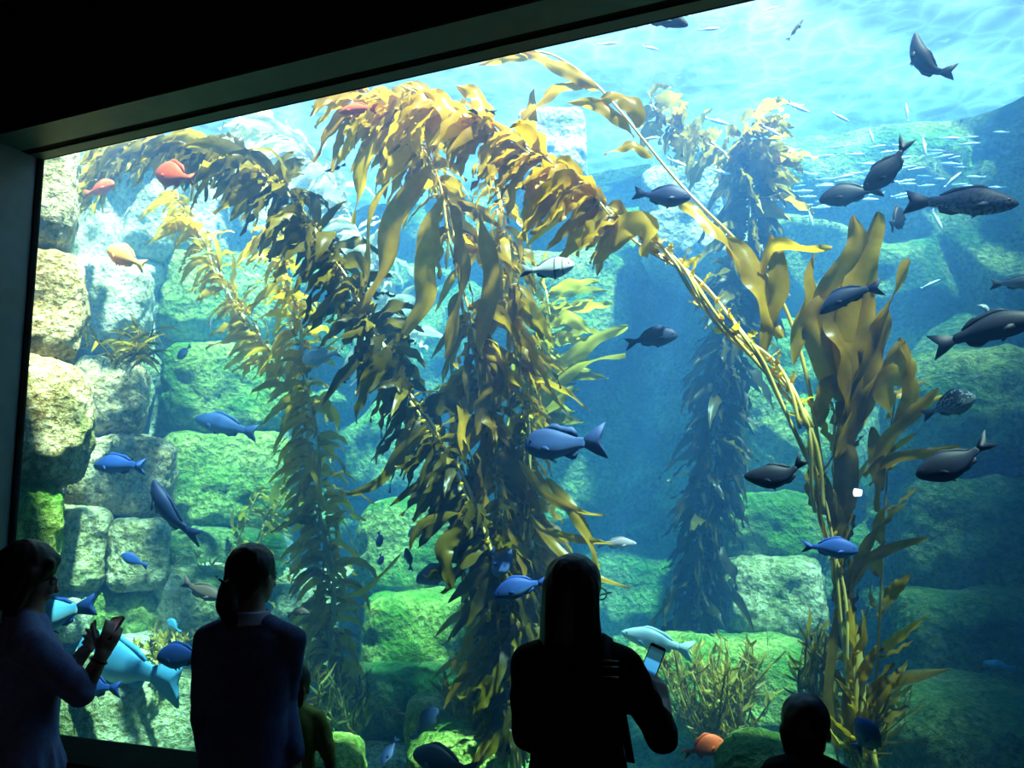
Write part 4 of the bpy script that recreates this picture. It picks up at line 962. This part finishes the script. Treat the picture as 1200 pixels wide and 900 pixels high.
def phone(label, c, along_, face, w, h, th, screen_stops, strength, case):
    u = along_.normalized(); n_ = (face - u*face.dot(u)).normalized(); x = u.cross(n_).normalized()
    root = empty('phone', c, label, 'phone')
    def slab(mb, hw, hh, z0, z1, r):
        rings = []
        prof = [(hw, hh, r)]
        for z, ins in ((z0, .0012), (z0+.0012, 0), (z1-.0012, 0), (z1, .0012)):
            pts = []
            for cx, cy, a0 in ((1,1,0),(-1,1,90),(-1,-1,180),(1,-1,270)):
                for q in range(6):
                    t = R_(a0 + q*18); pts.append(c + x*((hw-r)*cx + (r-ins)*math.cos(t)) + u*((hh-r)*cy + (r-ins)*math.sin(t)) + n_*z)
            rings.append(pts)
        loft(mb, rings)
    mb = MB(); slab(mb, w/2, h/2, -th/2, th/2, .009); mb.build('case', case, root)
    m, nt, out = new_mat('phone_screen'); Lk = nt.links.new
    tc = N(nt, 'TexCoord'); mp = N(nt, 'Mapping'); sx = N(nt, 'SeparateXYZ'); dt = N(nt, 'VectorMath', operation='DOT_PRODUCT'); dt.inputs[1].default_value = tuple(u)
    Lk(tc.outputs['Object'], dt.inputs[0]); ma = N(nt, 'MapRange'); ma.inputs[1].default_value = -h*.42; ma.inputs[2].default_value = h*.42; Lk(dt.outputs['Value'], ma.inputs[0])
    r = ramp(nt, screen_stops, ma.outputs[0]); e = N(nt, 'Emission'); e.inputs[1].default_value = strength; Lk(r.outputs[0], e.inputs[0]); Lk(e.outputs[0], out.inputs[0])
    mb = MB(); slab(mb, w*.44, h*.41, th/2, th/2+.0012, .002); mb.build('screen', m, root)
    mb = MB(); ellipsoid(mb, c + u*(h*.455) + n_*(th/2), (.006, .002, .002), Matrix((x, u, n_)).transposed(), 10, 6); mb.build('speaker_slot', M_METAL, root)
    mb = MB(); ellipsoid(mb, c - u*(h*.455) + n_*(th/2), (.005,.005,.0015), Matrix((x, u, n_)).transposed(), 12, 6); mb.build('home_button', M_METAL, root)
    return root
pc = atd(131, 737, 3.13)
phone('small black phone with a dark screen in the hands of the woman in lavender', pc, atd(139, 724, 3.16) - atd(124, 748, 3.08), V((.1,-1,.25)), .055, .112, .013,
      [(0, (.10,.09,.10)), (.5, (.16,.14,.17)), (1, (.02,.02,.03))], .6, M_PLAS)

# woman with a ponytail, back to us
g, ztop = floor_pt(296, 643, 3.1); H2 = ztop*1.01
b2 = Body(H2, g, R_(-22), R_(22), R_(-2), .93)
def hair2(b, mb):
    cap_hair(b, mb, .009); k = b.H
    pt = [b.hp(-.004, -.058, .042), b.hp(-.008, -.074, .026), b.hp(-.008, -.074, -.008), b.hp(-.004, -.062, -.042)]
    for i, r in enumerate(((.014,.019),(.022,.026),(.025,.018))): capsule(mb, pt[i], r[0]*k, pt[i+1], r[1]*k, 12)
    for q in (.0, .012): capsule(mb, b.hp(-.008, -.07, .03), .004*k, b.hp(-.012, -.1-q, .05+q), .0022*k, 8)
elr, wrr = atd(332, 822, 3.1), atd(345, 885, 3.0); ell, wrl = atd(240, 838, 3.12), atd(246, 900, 2.98)
person('woman with a ponytail in a dark blue cardigan, her back turned', b2,
       (elr, wrr, V((.02,.03,-1)), V((-1,0,0)), DOWN), (ell, wrl, V((.02,.05,-1)), V((1,0,0)), DOWN), M_NAVY, M_JEAN, M_HAIR, (.95,.95), 1.06, .48, hair_fn=hair2, collar=M_COLLAR)

# child beyond her
g, ztop = floor_pt(346, 781, 3.65); H4 = ztop*1.01
b4 = Body(H4, g, R_(-25), R_(10), 0, .95, True)
def hair4(b, mb):
    cap_hair(b, mb, .006); k = b.H*b.hs
    for q in (-.03, 0, .03): capsule(mb, b.hp(q, -.04, .05), .02*k, b.hp(q, -.045, .012), .016*k, 10)
elr, wrr = atd(362, 872, 3.62), atd(362, 893, 3.45)
person('small child in an olive T-shirt peeking out past the ponytailed woman', b4,
       (b4.L(.15,-.01,.63), b4.L(.15,.05,.50), V((0,.1,-1)), V((-1,0,0)), DOWN), (b4.L(-.15,-.01,.63), b4.L(-.15,.05,.50), V((0,.1,-1)), V((1,0,0)), DOWN),
       M_OLIV, M_JEAN, M_HAIR, (0,0), 1.05, .45, hair_fn=hair4)

# woman photographing with the larger phone
g, ztop = floor_pt(672, 658, 2.75); H3 = ztop*1.01
b3 = Body(H3, g, R_(-10), R_(26), R_(-4), .98)
def hair3(b, mb):
    cap_hair(b, mb, .016); k = b.H
    for i in range(11):
        t = R_(175 + i*19); x, y = .044*math.cos(t), .048*math.sin(t) - .012
        capsule(mb, b.hp(x, y, .07), .02*k, b.hp(x*1.08, y*1.05, -.048), .019*k, 10)
    capsule(mb, b.hp(.04, -.01, .06), .02*k, b.hp(.05, .0, -.05), .018*k, 10); capsule(mb, b.hp(-.04, -.01, .06), .02*k, b.hp(-.05, .0, -.05), .018*k, 10)
el3, wr3 = atd(777, 866, 2.68), atd(778, 826, 2.86)
person('dark-haired woman in black wearing glasses, raising the larger phone', b3,
       (el3, wr3, atd(768, 788, 2.95) - wr3, V((-.75,.6,.1)), (.45,.55,.6,.65)), (b3.L(-.118,.05,.62), b3.L(-.07,.14,.56), V((.5,.6,-.3)), V((1,0,0)), DOWN),
       M_BLACK, M_JEAN, M_HAIR, (.5,.95), 1.08, .47, hair_fn=hair3)
# glasses and bag strap
o3 = [o for o in bpy.data.objects if o.get('label', '').startswith('dark-haired woman')][0]
mb = MB(); k = H3
for sg in (1, -1):
    ring = [b3.hp(sg*.02 + .015*math.cos(2*PI*j/20), .070, .05 + .012*math.sin(2*PI*j/20)) for j in range(21)]; tube(mb, ring, .0022, 6)
    tube(mb, [b3.hp(sg*.035, .070, .054), b3.hp(sg*.05, .066, .055), b3.hp(sg*.055, .02, .052), b3.hp(sg*.054, -.01, .046)], .0024, 6)
tube(mb, [b3.hp(-.005, .072, .052), b3.hp(.005, .072, .052)], .002, 6)
mb.build('glasses', M_PLAS, o3)
sb = empty('shoulder_bag', b3.L(.12, .05, .5), 'black bag hung by a buckled strap from the shoulder of the woman in glasses', 'bag')
def stripe(mb, pts, w, th):
    P, _ = spline(pts, 20); R = []
    for i, p in enumerate(P):
        d = (P[min(19, i+1)] - P[max(0, i-1)]).normalized(); ctr = b3.L(0, 0, .72); o_ = (p - ctr); o_ = (o_ - d*o_.dot(d)).normalized(); x = d.cross(o_)
        R.append([p + x*w, p + x*w + o_*th, p - x*w + o_*th, p - x*w])
    loft(mb, R)
mb = MB(); stripe(mb, [b3.L(.1,.1,.56), b3.L(.08,.09,.7), b3.L(.066,.05,.815), b3.L(.066,-.01,.836), b3.L(.07,-.062,.80), b3.L(.078,-.088,.7), b3.L(.1,-.1,.6), b3.L(.11,-.09,.52)], .017, .006); mb.build('strap', M_BLACK, sb)
for z, y in ((.80,-.072), (.79,-.077), (.772,-.082)):
    mb = MB(); capsule(mb, b3.L(.066, y, z), .0028, b3.L(.096, y-.003, z), .0028, 8); mb.build('buckle', M_METAL, sb)
mb = MB(); R = []
for z, w, d in ((.34,.055,.03),(.345,.07,.038),(.42,.074,.042),(.5,.07,.034),(.51,.06,.02)):
    R.append([b3.L(.178 + d*math.cos(2*PI*j/20), -.01 + w*math.sin(2*PI*j/20), z) for j in range(20)])
loft(mb, R); mb.build('pouch', M_BLACK, sb)
pc = atd(765, 775, 2.97)
phone('larger phone with a lit blue screen raised by the woman in glasses', pc, atd(772, 756, 2.98) - atd(758, 793, 2.96), V((.1,-1,.12)), .058, .118, .011,
      [(0, (.01,.02,.06)), (.14, (.02,.12,.35)), (.2, (.06,.42,.85)), (.52, (.08,.5,.9)), (.58, (.02,.1,.16)), (.8, (.02,.12,.18)), (1, (.01,.03,.05))], .9, M_PLAS)

# boy at the bottom edge
g, ztop = floor_pt(943, 819, 2.65); H5 = ztop*1.01
b5 = Body(H5, g, R_(4), R_(8), R_(-4), .95, True)
def hair5(b, mb):
    cap_hair(b, mb, .006); k = b.H*b.hs
    for q in (-.034, -.012, .012, .034): capsule(mb, b.hp(q, -.04, .05), .018*k, b.hp(q*.8, -.046, .012), .014*k, 10)
person('boy with short dark hair, only his head above the picture\'s lower edge', b5,
       (b5.L(.15,-.01,.63), b5.L(.15,.06,.50), V((0,.1,-1)), V((-1,0,0)), DOWN), (b5.L(-.15,-.01,.63), b5.L(-.15,.06,.50), V((0,.1,-1)), V((1,0,0)), DOWN),
       M_BLACK, M_JEAN, M_HAIR, (.9,.9), 1.05, .45, hair_fn=hair5)

# ------------------------------------------------------------------ light
w = bpy.data.worlds.new('sky'); S.world = w; w.use_nodes = True
bg = w.node_tree.nodes['Background']; bg.inputs[0].default_value = (.40, .62, .95, 1); bg.inputs[1].default_value = 4.4
sun = bpy.data.lights.new('sun', 'SUN'); sun.energy = 106; sun.angle = R_(2.5); sun.color = (1, .87, .60)
so = bpy.data.objects.new('sun', sun); COL.objects.link(so)
so.rotation_euler = V((-.33, .20, -.92)).to_track_quat('-Z', 'Y').to_euler()

# added lamp standing in for the camera's flash: its mirror image makes the star
tp = at(1005, 577, .0); d_ = tp - CAM; d_.y = -d_.y
lp = tp + d_*((-8.45 - tp.y)/d_.y)
mlamp, nt, out = new_mat('flash_glow'); e = N(nt, 'Emission'); e.inputs[0].default_value = (1,.97,1,1); e.inputs[1].default_value = 150; nt.links.new(e.outputs[0], out.inputs[0])
lr = empty('flash_lamp', lp + V((0,-.13,0)), 'small round lamp added for the camera flash mirrored in the glass', 'lamp')
mb = MB(); ellipsoid(mb, lp, (.058,.03,.058)); mb.build('bulb', mlamp, lr)
mb = MB(); capsule(mb, lp + V((0,-.15,0)), .07, lp + V((0,-.05,0)), .05, 16); mb.build('lamp_base', M_PLAS, lr)

# ------------------------------------------------------------------ render settings
vsn = S.view_settings; S.display_settings.display_device = 'sRGB'
vsn.view_transform = 'Standard'; vsn.look = 'None'; vsn.gamma = 1; vsn.exposure = .04; vsn.use_curve_mapping = False
cy = S.cycles
cy.max_bounces = 8; cy.diffuse_bounces = 3; cy.glossy_bounces = 3; cy.transmission_bounces = 4; cy.volume_bounces = 1; cy.transparent_max_bounces = 24
cy.use_denoising = True; cy.sample_clamp_indirect = 6; cy.caustics_reflective = False; cy.caustics_refractive = False
